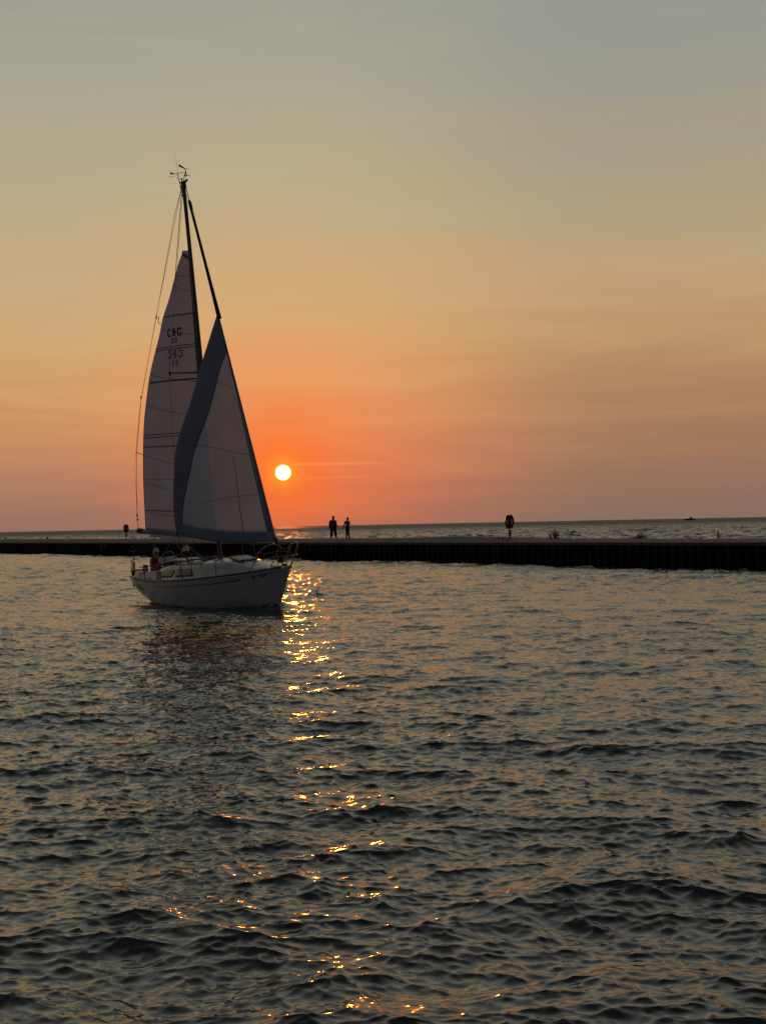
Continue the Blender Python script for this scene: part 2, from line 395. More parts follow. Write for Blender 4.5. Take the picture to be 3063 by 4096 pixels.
# ------------------------------------------------------------------ pier
PE = Vector((0.535, -0.845, 0)); PN = Vector((0.845, 0.535, 0)); P0 = Vector((0, 102, 0))
def crown(s):
    k = [(-400, 1.66), (-93, 1.66), (-43, 1.62), (-20, 1.58), (-6, 1.60), (2, 1.68), (7, 1.60), (12.7, 1.48), (36, 1.44), (90, 1.44)]
    for (a, u), (b, v) in zip(k, k[1:]):
        if s <= b: f = (s - a) / (b - a); f = f * f * (3 - 2 * f); return u + (v - u) * f
    return k[-1][1]
def pier_pt(s, n, z): p = P0 + PE * s + PN * n; return (p.x, p.y, z)
S0, S1 = -330.0, 66.0
pier = empty('pier', pier_pt(0, 0, 0))
tag(pier, 'long low harbour pier of dark steel sheet piling under a concrete deck', 'pier')
inv0 = Vector(pier_pt(0, 0, 0))
def rel(p): return tuple(Vector(p) - inv0)
b = MB(); P = []
rp = random.Random(3)
s = S0; svals = []
while s < S1: svals.append(s); s += 1.5
offs = [rp.uniform(-.02, .02) for _ in svals]
for s, j in zip(svals, offs):
    c = crown(s) + j
    P.append([rel(pier_pt(s, a, z)) for a, z in ((-.10, 1.20), (-.10, 1.345), (-.07, 1.36), (.7, 1.375 + j * .3), (1.9, (1.375 + c) / 2 + j), (3.2, c), (5.5, c - .01), (7.6, c - .05), (7.6, -1.0))])
b.grid(P); b.add([P[-1][i] for i in range(9)], [tuple(range(9))]); b.add([P[0][i] for i in range(9)], [tuple(range(8, -1, -1))])
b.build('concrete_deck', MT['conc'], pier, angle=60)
b = MB(); P = []
s = S0 + .2
prof = ((0, 0), (.22, 0), (.34, .24), (.56, .24), (.68, 0))
while s < S1 - .8:
    for ds, dn in prof[:-1]:
        P.append([rel(pier_pt(s + ds, dn - .04, z)) for z in (-1.2, 0.4, 1.2)])
    s += .68
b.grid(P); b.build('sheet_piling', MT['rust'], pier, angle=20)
# tie plates / waler bolts near the top of the wall and pale worn stripes
for s in (-54.8, -53.6): MB().box(rel(pier_pt(s, -.13, .92)), (.16, .05, .42), Matrix.Rotation(math.atan2(PE.y, PE.x), 3, 'Z')).build('rubbing_plate', MT['grey'], pier)

def ladder(s, label):
    o = empty('pier_ladder', pier_pt(s, -.16, 1.36), math.atan2(PE.y, PE.x)); tag(o, label, 'ladder')
    for dx in (-.22, .22):
        MB().tube([(dx, -.02, -1.6), (dx, -.02, .12), (dx, .05, .24), (dx + .03, .30, .27), (dx + .04, .62, .22), (dx + .04, .66, .03)], .022).build('rail', MT['blackp'], o)
    for k in range(6): MB().tube([(-.22, -.02, -.15 - k * .28), (.22, -.02, -.15 - k * .28)], .014).build('rung', MT['blackp'], o)
    return o
ladder(13.7, 'black steel ladder with hooped handrails on the pier edge left of the right life ring')

def ring_station(s, n, z, k, label):
    o = empty('life_ring_station', pier_pt(s, n, z), 0.0); o.scale = (k, k, k)
    tag(o, label, 'life ring', 'red life ring stations standing on the pier')
    MB().tube([(0, 0, 0), (0, 0, .86)], .035, 10).build('post', MT['dark'], o)
    MB().box((0, 0, .012), (.2, .2, .024)).build('base_plate', MT['dark'], o, bevel=.004)
    bx = MB().box((.015, -.06, .42), (.19, .13, .42)).build('box', MT['grey'], o, bevel=.012)
    MB().box((.015, -.129, .42), (.11, .006, .16)).build('notice_plate', MT['dark'], bx)
    # elongated octagonal housing, hollowed front
    def octo(w, h, cut, cutz, y): return [(-w + cut, y, h), (w - cut, y, h), (w - .03, y, h - cutz * .55), (w, y, .06), (w, y, -.06), (w - cut * .8, y, -h + .05), (w - cut * 1.1, y, -h), (-w + cut * 1.1, y, -h), (-w + cut * .8, y, -h + .05), (-w, y, -.06), (-w, y, .06), (-w + .03, y, h - cutz * .55)]
    zc = 1.19
    O1 = octo(.31, .45, .13, .42, -.11); O2 = octo(.315, .455, .13, .42, 0); O3 = octo(.27, .41, .12, .4, .1); I1 = octo(.255, .39, .11, .38, -.115); I2 = octo(.24, .375, .11, .37, -.04)
    n_ = 12; vs = [(x, y, z_ + zc) for L in (O3, O2, O1, I1, I2) for x, y, z_ in L]; fs = [tuple(range(n_))]
    for j in range(4):
        for i in range(n_): i2 = (i + 1) % n_; fs.append((j * n_ + i, j * n_ + i2, (j + 1) * n_ + i2, (j + 1) * n_ + i))
    fs.append(tuple(4 * n_ + i for i in range(n_ - 1, -1, -1)))
    MB().add(vs, fs).build('housing', MT['red'], o, angle=30)
    # ring buoy seen inside: red with two pale bands
    R = []; 
    def ringseg(a0, a1, r, name, m, nseg=14):
        pts = [(.165 * math.cos(a0 + (a1 - a0) * i / nseg) * 1.0, -.085, zc - .0 + .25 * math.sin(a0 + (a1 - a0) * i / nseg)) for i in range(nseg + 1)]
        return MB().tube(pts, r, 10).build(name, m, o)
    ringseg(0, 2 * math.pi, .048, 'ring', MT['red'], 30)
    for sgn in (0, math.pi): ringseg(sgn - .62, sgn + .62, .051, 'reflective_band', MT['white'], 10)
    return o
ring_station(11.45, 2.6, 1.475, 1.0, 'red life ring housing on a post, standing between the walkers and the weeds')
ring_station(-57.2, 3.6, 1.63, .96, 'small far life ring housing in red, standing to the left of the boom end')

def bollard(s, n, z, label):
    o = empty('bollard', pier_pt(s, n, z)); tag(o, label, 'bollard', 'short mooring bollards on the far left pier')
    MB().tube([(0, 0, 0), (0, 0, .2)], .09, 14).build('post', MT['dark'], o)
    MB().tube([(0, 0, .18), (0, 0, .22), (0, 0, .27), (0, 0, .29)], [.10, .13, .13, .09], 14).build('cap', MT['dark'], o)
bollard(-98.8, 3.5, 1.655, 'short dark bollard closest to the left edge of the photo')
bollard(-82.2, 3.5, 1.655, 'short dark bollard between the left photo edge and the far life ring')

def weeds(s, n, z, w, h, seed, label, nb):
    rr_ = random.Random(seed); o = empty('weed_clump', pier_pt(s, n, z)); tag(o, label, 'plant', 'weed clumps growing from the pier')
    st = MB(); lf = MB()
    for k in range(nb):
        x = rr_.gauss(0, w * .28); y = rr_.uniform(-.2, .2); hh = h * rr_.uniform(.35, 1) * max(.35, 1 - abs(x) / w); le = rr_.uniform(-.5, .5) + x * .6
        pts = [(x, y, 0), (x + le * hh * .3, y, hh * .5), (x + le * hh * .9, y + .03, hh)]
        st.tube(pts, .007, 4, r2=.003)
        for q in range(7):
            f = rr_.uniform(.15, 1); cx = x + le * hh * f * f * .9; cz = hh * f; a = rr_.uniform(0, 6.28); ll = rr_.uniform(.04, .1)
            e = Vector((math.cos(a), math.sin(a) * .6, rr_.uniform(.1, .9))).normalized() * ll; sd = Vector((-e.y, e.x, .01)).normalized() * ll * .2 + Vector((0, 0, ll * .1))
            c_ = Vector((cx, y, cz)); lf.add([c_, c_ + e * .5 + sd, c_ + e, c_ + e * .5 - sd], [(0, 1, 2, 3)])
    st.build('stem', MT['leaf'], o); lf.build('leaves', MT['leaf'], o, smooth=False)
weeds(12.95, 5.2, 1.45, .75, .80, 5, 'bushy upright weed clump on the pier nearest the right life ring', 60)
weeds(20.9, 5.4, 1.43, .80, .42, 9, 'low sprawling weed clump on the pier below the distant motorboat', 48)
o = empty('mooring_post', (25.9, 110.0, -.7)); tag(o, 'thin dark post standing out of the lake beyond the right end of the pier', 'post')
MB().tube([(0, 0, -.6), (0.01, 0, 1.9), (0.01, 0, 2.22)], [.06, .055, .05], 12).build('pile', MT['dark'], o)
MB().tube([(0.01, 0, 2.22), (0.01, 0, 2.27), (.01, 0, 2.33)], [.07, .07, .03], 12).build('cap', MT['dark'], o)

# ------------------------------------------------------------------ people
def skin_mesh(name, verts, edges, radii, m, parent, sub=2, root=0):
    me = bpy.data.meshes.new(name); me.from_pydata([tuple(v) for v in verts], edges, []); me.update()
    o = bpy.data.objects.new(name, me); COL.objects.link(o); o.parent = parent
    k = o.modifiers.new('skin', 'SKIN'); k.use_smooth_shade = True; k.branch_smoothing = .3
    sv = me.skin_vertices[0].data
    for i, r in enumerate(radii):
        r = tuple(q * 1.16 for q in r) if isinstance(r, tuple) else r * 1.16
        sv[i].radius = r if isinstance(r, tuple) else (r, r); sv[i].use_root = (i == root)
    s2 = o.modifiers.new('sub', 'SUBSURF'); s2.levels = sub; s2.render_levels = sub
    me.materials.append(m)
    return o
def limb(a, b_, c, n=2):
    out = [Vector(a)]
    for p, q in ((a, b_), (b_, c)):
        for i in range(1, n + 1): out.append(Vector(p).lerp(Vector(q), i / n))
    return out
def person(root, J, fat=1.0, top='shirt', bottom='pants', sleeve=True, skin='skin', hair='haird', hair_long=False, glasses=False, shoes=True):
    """J: joints in metres, x = to the person's left, -y = forward, z up, origin between the feet"""
    V = []; E = []; R = []
    def add(p, r, par=None):
        V.append(Vector(p)); R.append(r); i = len(V) - 1
        if par is not None: E.append((par, i))
        return i
    pel = add(J['pelvis'], (.135 * fat, .105 * fat))
    bel = add(Vector(J['pelvis']).lerp(Vector(J['chest']), .5), (.13 * fat, .105 * fat), pel)
    che = add(J['chest'], (.145 * (1 + (fat - 1) * .6), .105), bel)
    nb = Vector(J['neck']); sh = add(nb + Vector((0, 0, -.045)), (.085, .065), che)
    nk = add(nb, (.060 + .02 * max(0, fat - 1), .064), sh); hd = Vector(J['head'])
    jaw = add(nk and nb.lerp(hd, .62) + Vector((0, -.012, 0)), (.058, .068), nk)
    mid_ = add(hd, (.080, .100), jaw); crn = add(hd + Vector((0, .01, .07)), (.062, .078), mid_)
    ends = {}
    for sd in ('l', 'r'):
        s_, e_, w_ = J['sh' + sd], J['el' + sd], J['wr' + sd]
        a = add(s_, (.052, .052), sh); p = add(Vector(s_).lerp(Vector(e_), .5), (.044, .044), a); q = add(e_, (.037, .037), p)
        u = add(Vector(e_).lerp(Vector(w_), .45), (.036, .036), q); w = add(w_, (.025, .02), u)
        dr = (Vector(w_) - Vector(e_)).normalized(); fwd = Vector(J.get('palm' + sd, (0, -1, 0))); side = dr.cross(fwd)
        side = side.normalized() if side.length > .1 else Vector((1, 0, 0))
        pm = add(Vector(w_) + dr * .055, (.036, .016), w)
        ends[sd] = (Vector(w_), dr, side, fwd)
        for kf, ln in ((-1.5, .062), (-.5, .075), (.5, .080), (1.5, .070)):
            b0 = Vector(w_) + dr * .085 + side * kf * .019
            f1 = add(b0, .0105, pm); f2 = add(b0 + dr * ln * .5 + fwd * .008, .0088, f1); add(b0 + dr * ln * .9 + fwd * .028, .0072, f2)
        t1 = add(Vector(w_) + dr * .035 + side * -.036 + fwd * .008, .012, pm); add(Vector(w_) + dr * .075 + side * -.058 + fwd * .022, .0088, t1)
        h_, k_, a_ = J['hip' + sd], J['kn' + sd], J['an' + sd]
        H = add(h_, (.088 * fat, .088 * fat), pel); t_ = add(Vector(h_).lerp(Vector(k_), .5), .076, H); K_ = add(k_, .054, t_)
        cf = add(Vector(k_).lerp(Vector(a_), .35), .053, K_); A_ = add(a_, .036, cf)
        tf = Vector(J.get('toe' + sd, Vector(a_) + Vector((0, -.18, -.06)))); hl = Vector(a_) + (Vector(a_) - tf).normalized() * .03; hl.z = tf.z + .012
        add(hl, .032, A_); bm_ = add(Vector(a_).lerp(tf, .6), (.034, .026), A_); add(tf, (.030, .018), bm_)
    body = skin_mesh('body', V, E, R, MT[skin], root)
    # nose, ears, eyes, mouth belong to the head
    hv = hd
    MB().ell(hv + Vector((0, -.106, -.012)), (.014, .022, .024)).build('nose', MT[skin], root)
    for sx in (-1, 1): MB().ell(hv + Vector((sx * .084, .005, -.012)), (.012, .022, .032)).build('ear', MT[skin], root)
    if not glasses:
        for sx in (-1, 1): MB().ell(hv + Vector((sx * .031, -.094, .012)), (.013, .008, .008)).build('eye', MT['dark'], root)
    else:
        e = MB()
        for sx in (-1, 1): e.ell(hv + Vector((sx * .034, -.105, .012)), (.034, .012, .026)).tube([hv + Vector((sx * .06, -.096, .018)), hv + Vector((sx * .090, 0, .01))], .004, 5)
        e.tube([hv + Vector((-.02, -.11, .018)), hv + Vector((.02, -.11, .018))], .006, 5)
        e.build('sunglasses', MT['dark'], root)
    MB().ell(hv + Vector((0, -.088, -.048)), (.024, .006, .006)).build('mouth', MT['redtop'], root)
    # hair cap with an uneven edge
    hm = MB(); rh = random.Random(4); P = []
    for j in range(10):
        th = math.pi * j / 9 * .66
        row = []
        for i in range(22):
            ph = 2 * math.pi * i / 22; back_ = (math.sin(ph) + 1) / 2
            tt = th * (1.12 if back_ > .45 else .74) * (1.12 if hair_long and back_ > .3 else 1)
            rr2 = (1.06 + rh.uniform(-.03, .05)) if not hair_long else 1.14 + rh.uniform(-.06, .12)
            row.append(hv + Vector((.092 * rr2 * math.sin(tt) * math.cos(ph), .112 * rr2 * math.sin(tt) * math.sin(ph) + .008, .02 + .128 * rr2 * math.cos(tt))))
        row.append(row[0]); P.append(row)
    hm.grid(P); hm.build('hair', MT[hair], root)
    # clothes: slightly larger skins along the same joints
    g = .014
    V2 = [J['pelvis'], Vector(J['pelvis']).lerp(Vector(J['chest']), .5), J['chest'], nb + Vector((0, 0, -.05))]
    V2[0] = Vector(J['pelvis']) + Vector((0, 0, .03))
    R2 = [(.145 * fat, .12 * fat), (.150 * fat, .13 * fat), (.165 * (1 + (fat - 1) * .7), .13), (.105 + .03 * max(0, fat - 1), .095)]
    E2 = [(0, 1), (1, 2), (2, 3)]
    for sd in ('l', 'r'):
        s_, e_, w_ = Vector(J['sh' + sd]), Vector(J['el' + sd]), Vector(J['wr' + sd]); b0 = len(V2)
        if sleeve:
            V2 += [s_, s_.lerp(e_, .5), e_, e_.lerp(w_, .5), e_.lerp(w_, .9)]; R2 += [.072 * (1 + (fat - 1) * .15), 0.058 * (1 + (fat - 1) * .25), .050, .046, .036]; E2 += [(3, b0), (b0, b0 + 1), (b0 + 1, b0 + 2), (b0 + 2, b0 + 3), (b0 + 3, b0 + 4)]
        else:
            V2 += [s_.lerp(nb, .25)]; R2 += [.060]; E2 += [(3, b0)]
    skin_mesh('top', V2, E2, R2, MT[top], root, root=1)
    V3 = [Vector(J['pelvis']) + Vector((0, 0, -.01))]; R3 = [(.14 * fat, .118 * fat)]; E3 = []
    for sd in ('l', 'r'):
        h_, k_, a_ = Vector(J['hip' + sd]), Vector(J['kn' + sd]), Vector(J['an' + sd]); b0 = len(V3)
        V3 += [h_, h_.lerp(k_, .5), k_, k_.lerp(a_, .5), k_.lerp(a_, .95)]; R3 += [.104 * fat, .094 * (1 + (fat - 1) * .6), .078 * (1 + (fat - 1) * .5), .074 * (1 + (fat - 1) * .5), .066 * (1 + (fat - 1) * .5)]; E3 += [(0, b0), (b0, b0 + 1), (b0 + 1, b0 + 2), (b0 + 2, b0 + 3), (b0 + 3, b0 + 4)]
    skin_mesh('trousers', V3, E3, R3, MT[bottom], root)
    if shoes:
        for sd in ('l', 'r'):
            a_ = Vector(J['an' + sd]); tf = Vector(J['toe' + sd]); hl = a_ + Vector((0, 0, -.045)) + (a_ - tf).normalized() * .03; hl.z = a_.z - .05
            skin_mesh('shoe', [a_ + Vector((0, 0, -.01)), hl, a_.lerp(tf, .55), tf], [(0, 1), (0, 2), (2, 3)], [(.045, .045), (.040, .035), (.044, .034), (.040, .024)], MT['shoe'], root, sub=1)
    return root
# x = to the left in the picture here (backs turned), person frame: faces -y; rotated to face away-right
man = empty('person', (-3.98, 112.6, 1.60), rad(180 - 20))
tag(man, 'burly man in dark loose top and brown trousers on the pier, hands in front', 'person')
person(man, dict(pelvis=(0, .0, .98), chest=(0, .03, 1.30), neck=(0, -.01, 1.53), head=(-.015, -.05, 1.665),
    shl=(.19, .0, 1.42), ell=(.30, .05, 1.14), wrl=(.24, -.10, .97), shr=(-.19, .0, 1.42), elr=(-.30, .05, 1.14), wrr=(-.22, -.10, .97),
    hipl=(.11, 0, .92), knl=(.13, .0, .50), anl=(.16, .06, .08), toel=(.17, -.12, .025),
    hipr=(-.11, 0, .92), knr=(-.17, -.05, .50), anr=(-.24, -.04, .08), toer=(-.40, -.16, .03), palml=(0, -1, 0), palmr=(0, -1, 0)), fat=1.55, top='shirt', bottom='pants', skin='skind')
wom = empty('person', (-2.86, 113.2, 1.61), rad(180 - 12))
tag(wom, 'slimmer person in a grey top and black trousers on the pier, left arm held out', 'person')
person(wom, dict(pelvis=(0, 0, .92), chest=(0, .01, 1.20), neck=(-.01, .0, 1.40), head=(-.03, -.03, 1.53),
    shl=(.17, .0, 1.33), ell=(.25, .0, 1.07), wrl=(.36, -.04, .84), shr=(-.15, .0, 1.33), elr=(-.20, .04, 1.08), wrr=(-.15, -.17, 1.18),
    hipl=(.075, 0, .86), knl=(.06, -.02, .47), anl=(.075, .08, .08), toel=(.03, -.10, .02),
    hipr=(-.075, 0, .86), knr=(-.06, -.04, .47), anr=(-.12, -.06, .08), toer=(-.22, -.18, .03), palml=(0, -1, 0), palmr=(0, -1, 0)), fat=.86, top='shirt2', bottom='pants2', skin='skind')

# ------------------------------------------------------------------ motorboat on the horizon
mb = empty('motorboat', (428.0, 1980.0, 0.0), rad(8)); tag(mb, 'tiny dark motorboat far out on the horizon', 'motorboat')
P = []
for i in range(15):
    u = i / 14; x = 6.6 - 13.2 * u; w = 1.9 * min(1, (u * 4.5) ** .6) if u > 0 else .02; zs = 1.5 + 1.3 * (1 - u) ** 2.5 + (.5 if u > .96 else 0)
    P.append([(-x - (.0 if u > .15 else (.15 - u) * 6), sg * w * k, z) for sg, k, z in ((-1, 1, zs), (-1, .92, .5), (-1, .6, -.3), (1, .6, -.3), (1, .92, .5), (1, 1, zs))])
h = MB().grid(P); h.add(P[-1], [tuple(range(6))])
for i in range(14): h.add([P[i][0], P[i][5], P[i + 1][5], P[i + 1][0]], [(0, 1, 2, 3)])
h.build('hull', MT['dark'], mb)
c = MB(); P = []
for x, hh, w in ((-2.6, 1.4, 1.4), (-2.0, 2.5, 1.5), (-1.0, 3.3, 1.5), (.2, 4.3, 1.3), (1.8, 4.6, 1.3), (3.0, 3.9, 1.3), (3.6, 2.6, 1.4), (3.9, 1.4, 1.4)):
    P.append([(x, -w, 1.2), (x, -w * .9, hh - .3), (x, -w * .5, hh), (x, w * .5, hh), (x, w * .9, hh - .3), (x, w, 1.2)])
c.grid(P); c.add(P[0], [tuple(range(6))]); c.add(P[-1], [tuple(range(6))]); cab = c.build('cabin', MT['grey'], mb)
MB().box((.9, -1.46, 3.1), (2.6, .05, .7)).build('window', MT['dark'], cab)
MB().tube([(5.9, 0, 1.5), (6.0, 0, 3.2)], .12, 6).build('stern_rail', MT['dark'], mb)

# ------------------------------------------------------------------ sailing boat
boat = empty('sailboat')
boat.matrix_world = Matrix([list(BM[i]) + [BO[i]] for i in range(3)] + [[0, 0, 0, 1]])
tag(boat, 'white sloop with raised mainsail and blue-edged jib sailing past the pier at sunset', 'sailboat')
def interp(tab, x):
    if x <= tab[0][0]: return tab[0][1]
    for (a, u), (b_, v) in zip(tab, tab[1:]):
        if x <= b_: 
            f = (x - a) / (b_ - a); return u + (v - u) * f
    return tab[-1][1]
def smooth_tab(tab):
    xs = np.array([t_[0] for t_ in tab]); ys = np.array([t_[1] for t_ in tab])
    def f(x):
        i = int(np.clip(np.searchsorted(xs, x) - 1, 0, len(xs) - 2)); t_ = (x - xs[i]) / (xs[i + 1] - xs[i]); t_ = min(max(t_, 0), 1)
        m = lambda j: (ys[min(j + 1, len(ys) - 1)] - ys[max(j - 1, 0)]) / (xs[min(j + 1, len(xs) - 1)] - xs[max(j - 1, 0)])
        d_ = xs[i + 1] - xs[i]; t2 = t_ * t_; t3 = t2 * t_
        return float((2 * t3 - 3 * t2 + 1) * ys[i] + (t3 - 2 * t2 + t_) * d_ * m(i) + (-2 * t3 + 3 * t2) * ys[i + 1] + (t3 - t2) * d_ * m(i + 1))
    return f
BEAM = smooth_tab([(-5.2, .86), (-4.4, 1.12), (-3, 1.38), (-1.5, 1.51), (-.3, 1.52), (1, 1.37), (2.2, 1.06), (3.2, .66), (3.9, .33), (4.36, .03)])
SHEER = smooth_tab([(-5.2, .96), (-4, .91), (-2.5, .90), (-1, .94), (0.5, 1.0), (2, 1.09), (3.2, 1.18), (4.36, 1.30)])
KEEL = smooth_tab([(-5.2, .50), (-4.6, .20), (-4.0, -.02), (-3, -.28), (-1, -.45), (1, -.45), (2.4, -.32), (3.45, 0.0), (4.36, 1.27)])
def hull_pt(x, t):      # t 0 keel .. 1 sheer
    b_, zs, zk = BEAM(x), SHEER(x), KEEL(x)
    fl = min(1, max(0, (x - 1.0) / 3.3))           # finer, flared sections forward
    ph = t * math.pi / 2
    y = b_ * ((1 - fl) * math.sin(ph) ** .75 + fl * t ** 1.05); z = zk + (zs - zk) * ((1 - fl) * (1 - math.cos(ph) ** 1.25) + fl * t)
    return (y, z)
NX = 72; tv = [0, .08, .16, .24, .32, .4, .48, .56, .64, .72, .78, .83, .865, .88, .905, .92, .96, 1.0]
h = MB(); xs = [-5.2 + 9.56 * (i / NX) for i in range(NX + 1)]
for sg in (-1, 1):
    P = [[(x, sg * hull_pt(x, t)[0], hull_pt(x, t)[1]) for t in tv] for x in xs]
    h.grid(P)
P0_ = [(-5.2, sg * hull_pt(-5.2, t)[0], hull_pt(-5.2, t)[1]) for sg, ts in ((-1, tv), (1, tv[::-1])) for t in ts]
h.add(P0_, [tuple(range(len(P0_)))])
for k in range(len(h.f)):
    pass
hull = h.build('hull', [MT['gel']], boat, angle=50)
# boot stripe and cove stripe painted on the topsides (object-space bands)
hm = MT['gel'].copy(); hm.name = 'white_topsides'; t = NT(hm.node_tree); bs = t.t.nodes['Principled BSDF']
src = bs.inputs['Base Color'].links[0].from_socket
tcn = t.n('ShaderNodeTexCoord'); sx = t.n('ShaderNodeSeparateXYZ'); t.l(tcn.outputs['Object'], sx.inputs[0])
t.l(t.mix(t.mr(sx.outputs[2], .085, .075), src, (.012, .016, .032, 1)), bs.inputs['Base Color'])
hull.data.materials[0] = hm
def strip_on_hull(t0, t1, x0, x1, m, name, off=.004, n=60):
    b = MB()
    for sg in (-1, 1):
        P = []
        for i in range(n + 1):
            x = x0 + (x1 - x0) * i / n
            P.append([(x, sg * (hull_pt(x, t)[0] + off), hull_pt(x, t)[1]) for t in (t0, t1)])
        b.grid(P)
    return b.build(name, m, hull, solid=.003)
strip_on_hull(.872, .885, -4.9, 2.7, MT['navy'], 'cove_stripe')
strip_on_hull(.902, .910, -4.9, 2.7, MT['navy'], 'cove_stripe')
# toe rail: black perforated aluminium, with bright bolts
tr = MB(); bolts = []
for sg in (-1, 1):
    pts = [(x, sg * (BEAM(x) - .02), SHEER(x) + .028) for x in [-5.18 + 9.3 * i / 60 for i in range(61)]]
    tr.tube(pts, .034, 6)
    x = -2.5
    while x < 4: bolts.append((x, sg * (BEAM(x) + .022), SHEER(x) + .025)); x += .52
rail = tr.build('toe_rail', MT['blackp'], boat)
for q in bolts: MB().box(q, (.05, .012, .022)).build('rail_fitting', MT['steel'], rail)
rb = MB()
for sg in (-1, 1):
    rb.tube([(x, sg * (BEAM(x) + .008), SHEER(x) - .022) for x in [-5.18 + 9.4 * i / 60 for i in range(61)]], .018, 6)
rb.build('rub_strake', MT['gel'], boat)
# deck with a cockpit well
dk = MB(); P = []
for x in xs:
    b_ = BEAM(x) - .01; zs = SHEER(x)
    P.append([(x, b_ * k, zs + .05 * (1 - k * k)) for k in (-1, -.86, -.72, -.45, 0, .45, .72, .86, 1)])
def isck(i, j): return -4.75 < xs[i] < -2.95 and 2 <= j <= 5
dk.grid(P, skip=isck); dk.build('deck', MT['deck'], boat)
ck = MB()
x0, x1 = -4.84, -2.86
ck.box((-3.75, 0, .28), (1.7, .86, .04))
for sg in (-1, 1):
    ck.box(((x0 + x1) / 2, sg * .68, .64), (x1 - x0 - .01, .50, .03)); ck.box((-3.75, sg * .43, .46), (1.69, .03, .33))
    ck.box(((x0 + x1) / 2, sg * .94, .79), (x1 - x0, .03, .30))
ck.box((x0, 0, .80), (.03, 1.86, .30)); ck.box((-4.71, 0, .64), (.24, .86, .03)); ck.box((-4.6, 0, .45), (.03, .86, .35)); ck.box((x1, 0, .62), (.03, 1.86, .66))
ck.build('cockpit', MT['deck'], boat, bevel=.01)
# coamings: raised, sloping sides of the cockpit
for sg in (-1, 1):
    cb_ = MB(); P = []
    for i in range(25):
        x = -5.0 + 2.3 * i / 24; hh = .05 + .20 * min(1, i / 5) ** .8 + .06 * i / 24
        y1 = min(1.06 + .02 * i / 24, BEAM(x) - .12)
        P.append([(x, sg * y1, SHEER(x) + .005), (x, sg * (y1 - .07), SHEER(x) + hh), (x, sg * (y1 - .12), SHEER(x) + hh + .012), (x, sg * (y1 - .20), SHEER(x) + hh), (x, sg * (y1 - .22), SHEER(x) - .03)])
    cb_.grid(P); cb_.add(P[-1], [(0, 1, 2, 3, 4)]); cb_.add(P[0], [(0, 1, 2, 3, 4)])
    cb_.build('coaming', MT['gel'], boat, bevel=.01)
# coachroof
CW = smooth_tab([(-2.95, .98), (-1.5, 1.06), (0, 1.02), (1.2, .84), (2.0, .62), (2.6, .40), (2.95, .2)])
CH = smooth_tab([(-2.95, .30), (-2.3, .40), (-1.7, .43), (0, .42), (1, .39), (1.7, .32), (2.4, .16), (2.95, .01)])
def roof(x, v):   # v -1..1 across, returns (y,z)
    w, hh, zd = CW(x), CH(x), SHEER(x) + .02
    tabl = [(0, 0, 1.32), (.4, .30, 1.29), (.72, .80, 1.10), (.80, .85, 1.0), (.86, .88, .86), (1.0, 1.0, -.05)]
    a = abs(v)
    for (p, yy, zz), (q, y2, z2) in zip(tabl, tabl[1:]):
        if a <= q + 1e-9:
            f = (a - p) / (q - p); y = yy + (y2 - yy) * f; z = zz + (z2 - zz) * f; break
    return (math.copysign(w * y, v), zd + hh * z)
cr = MB(); vv = [-1, -.93, -.86, -.83, -.8, -.76, -.72, -.56, -.4, -.2, 0, .2, .4, .56, .72, .76, .8, .83, .86, .93, 1]
P = [[(x, ) + roof(x, v) for v in vv] for x in [-2.95 + 5.9 * i / 50 for i in range(51)]]
cr.grid(P); cr.add(P[0], [tuple(range(len(vv)))])
croof = cr.build('coachroof', MT['gel'], boat, angle=35)
# windows in the cabin side, on both sides
def side_pt(x, f, off=.006):   # f 0 bottom..1 top of the cabin side
    a = roof(x, 1.0); b_ = roof(x, .86); y = a[0] + (b_[0] - a[0]) * f; z = a[1] + (b_[1] - a[1]) * f
    return (x, y + off, z + off * .3)
def window(x0, x1, sl0, sl1, f0, f1, sg, nm='window'):
    b = MB(); P = []
    for i in range(11):
        u = i / 10; row = []
        for j in range(5):
            q = j / 4; xa = x0 + sl0 * q; xb = x1 + sl1 * q; x = xa + (xb - xa) * u
            p = side_pt(x, f0 + (f1 - f0) * q, .007); row.append((p[0], sg * p[1], p[2]))
        P.append(row)
    b.grid(P); w = b.build(nm, MT['glass'], croof, solid=.008)
    ed = [P[i][0] for i in range(11)] + [P[10][j] for j in range(1, 5)] + [P[i][4] for i in range(9, -1, -1)] + [P[0][j] for j in range(3, -1, -1)]
    MB().tube(ed, .006, 5).build('frame', MT['dark'], w)
for sg in (-1, 1):
    window(-2.44, -1.58, .26, .14, .28, .88, sg); window(-1.36, -.08, .18, -.24, .28, .90, sg)
# hand rails, hatches, winches, blocks, coiled lines on the cabin top
for sg in (-1, 1):
    hr = MB(); xs2 = [-2.3 + 2.5 * i / 30 for i in range(31)]
    hr.tube([(x, sg * CW(x) * .80, roof(x, .78)[1] + .055) for x in xs2], .014, 6)
    for i in range(0, 31, 5):
        x = xs2[i]; hr.box((x, sg * CW(x) * .80, roof(x, .78)[1] + .02), (.09, .03, .07))
    hr.build('hand_rail', MT['blackp'], croof)
hz = roof(1.50, 0)[1]
ht = MB(); R_ = Matrix.Rotation(rad(9), 3, 'Y')
ht.box((1.55, 0, hz + .035), (.62, .62, .05), R_); hatch = ht.build('hatch', MT['white'], croof, bevel=.012)
MB().box((1.55, 0, hz + .005), (.66, .66, .03), R_).build('frame', MT['dark'], hatch, bevel=.006)
for dy in (-.2, .2): MB().box((1.87, dy, hz - .02), (.07, .07, .06), R_).build('hinge', MT['dark'], hatch, bevel=.006)
MB().box((-2.1, 0, roof(-2.1, 0)[1] + .04), (1.15, .8, .07)).build('sliding_hatch', MT['white'], croof, bevel=.02)
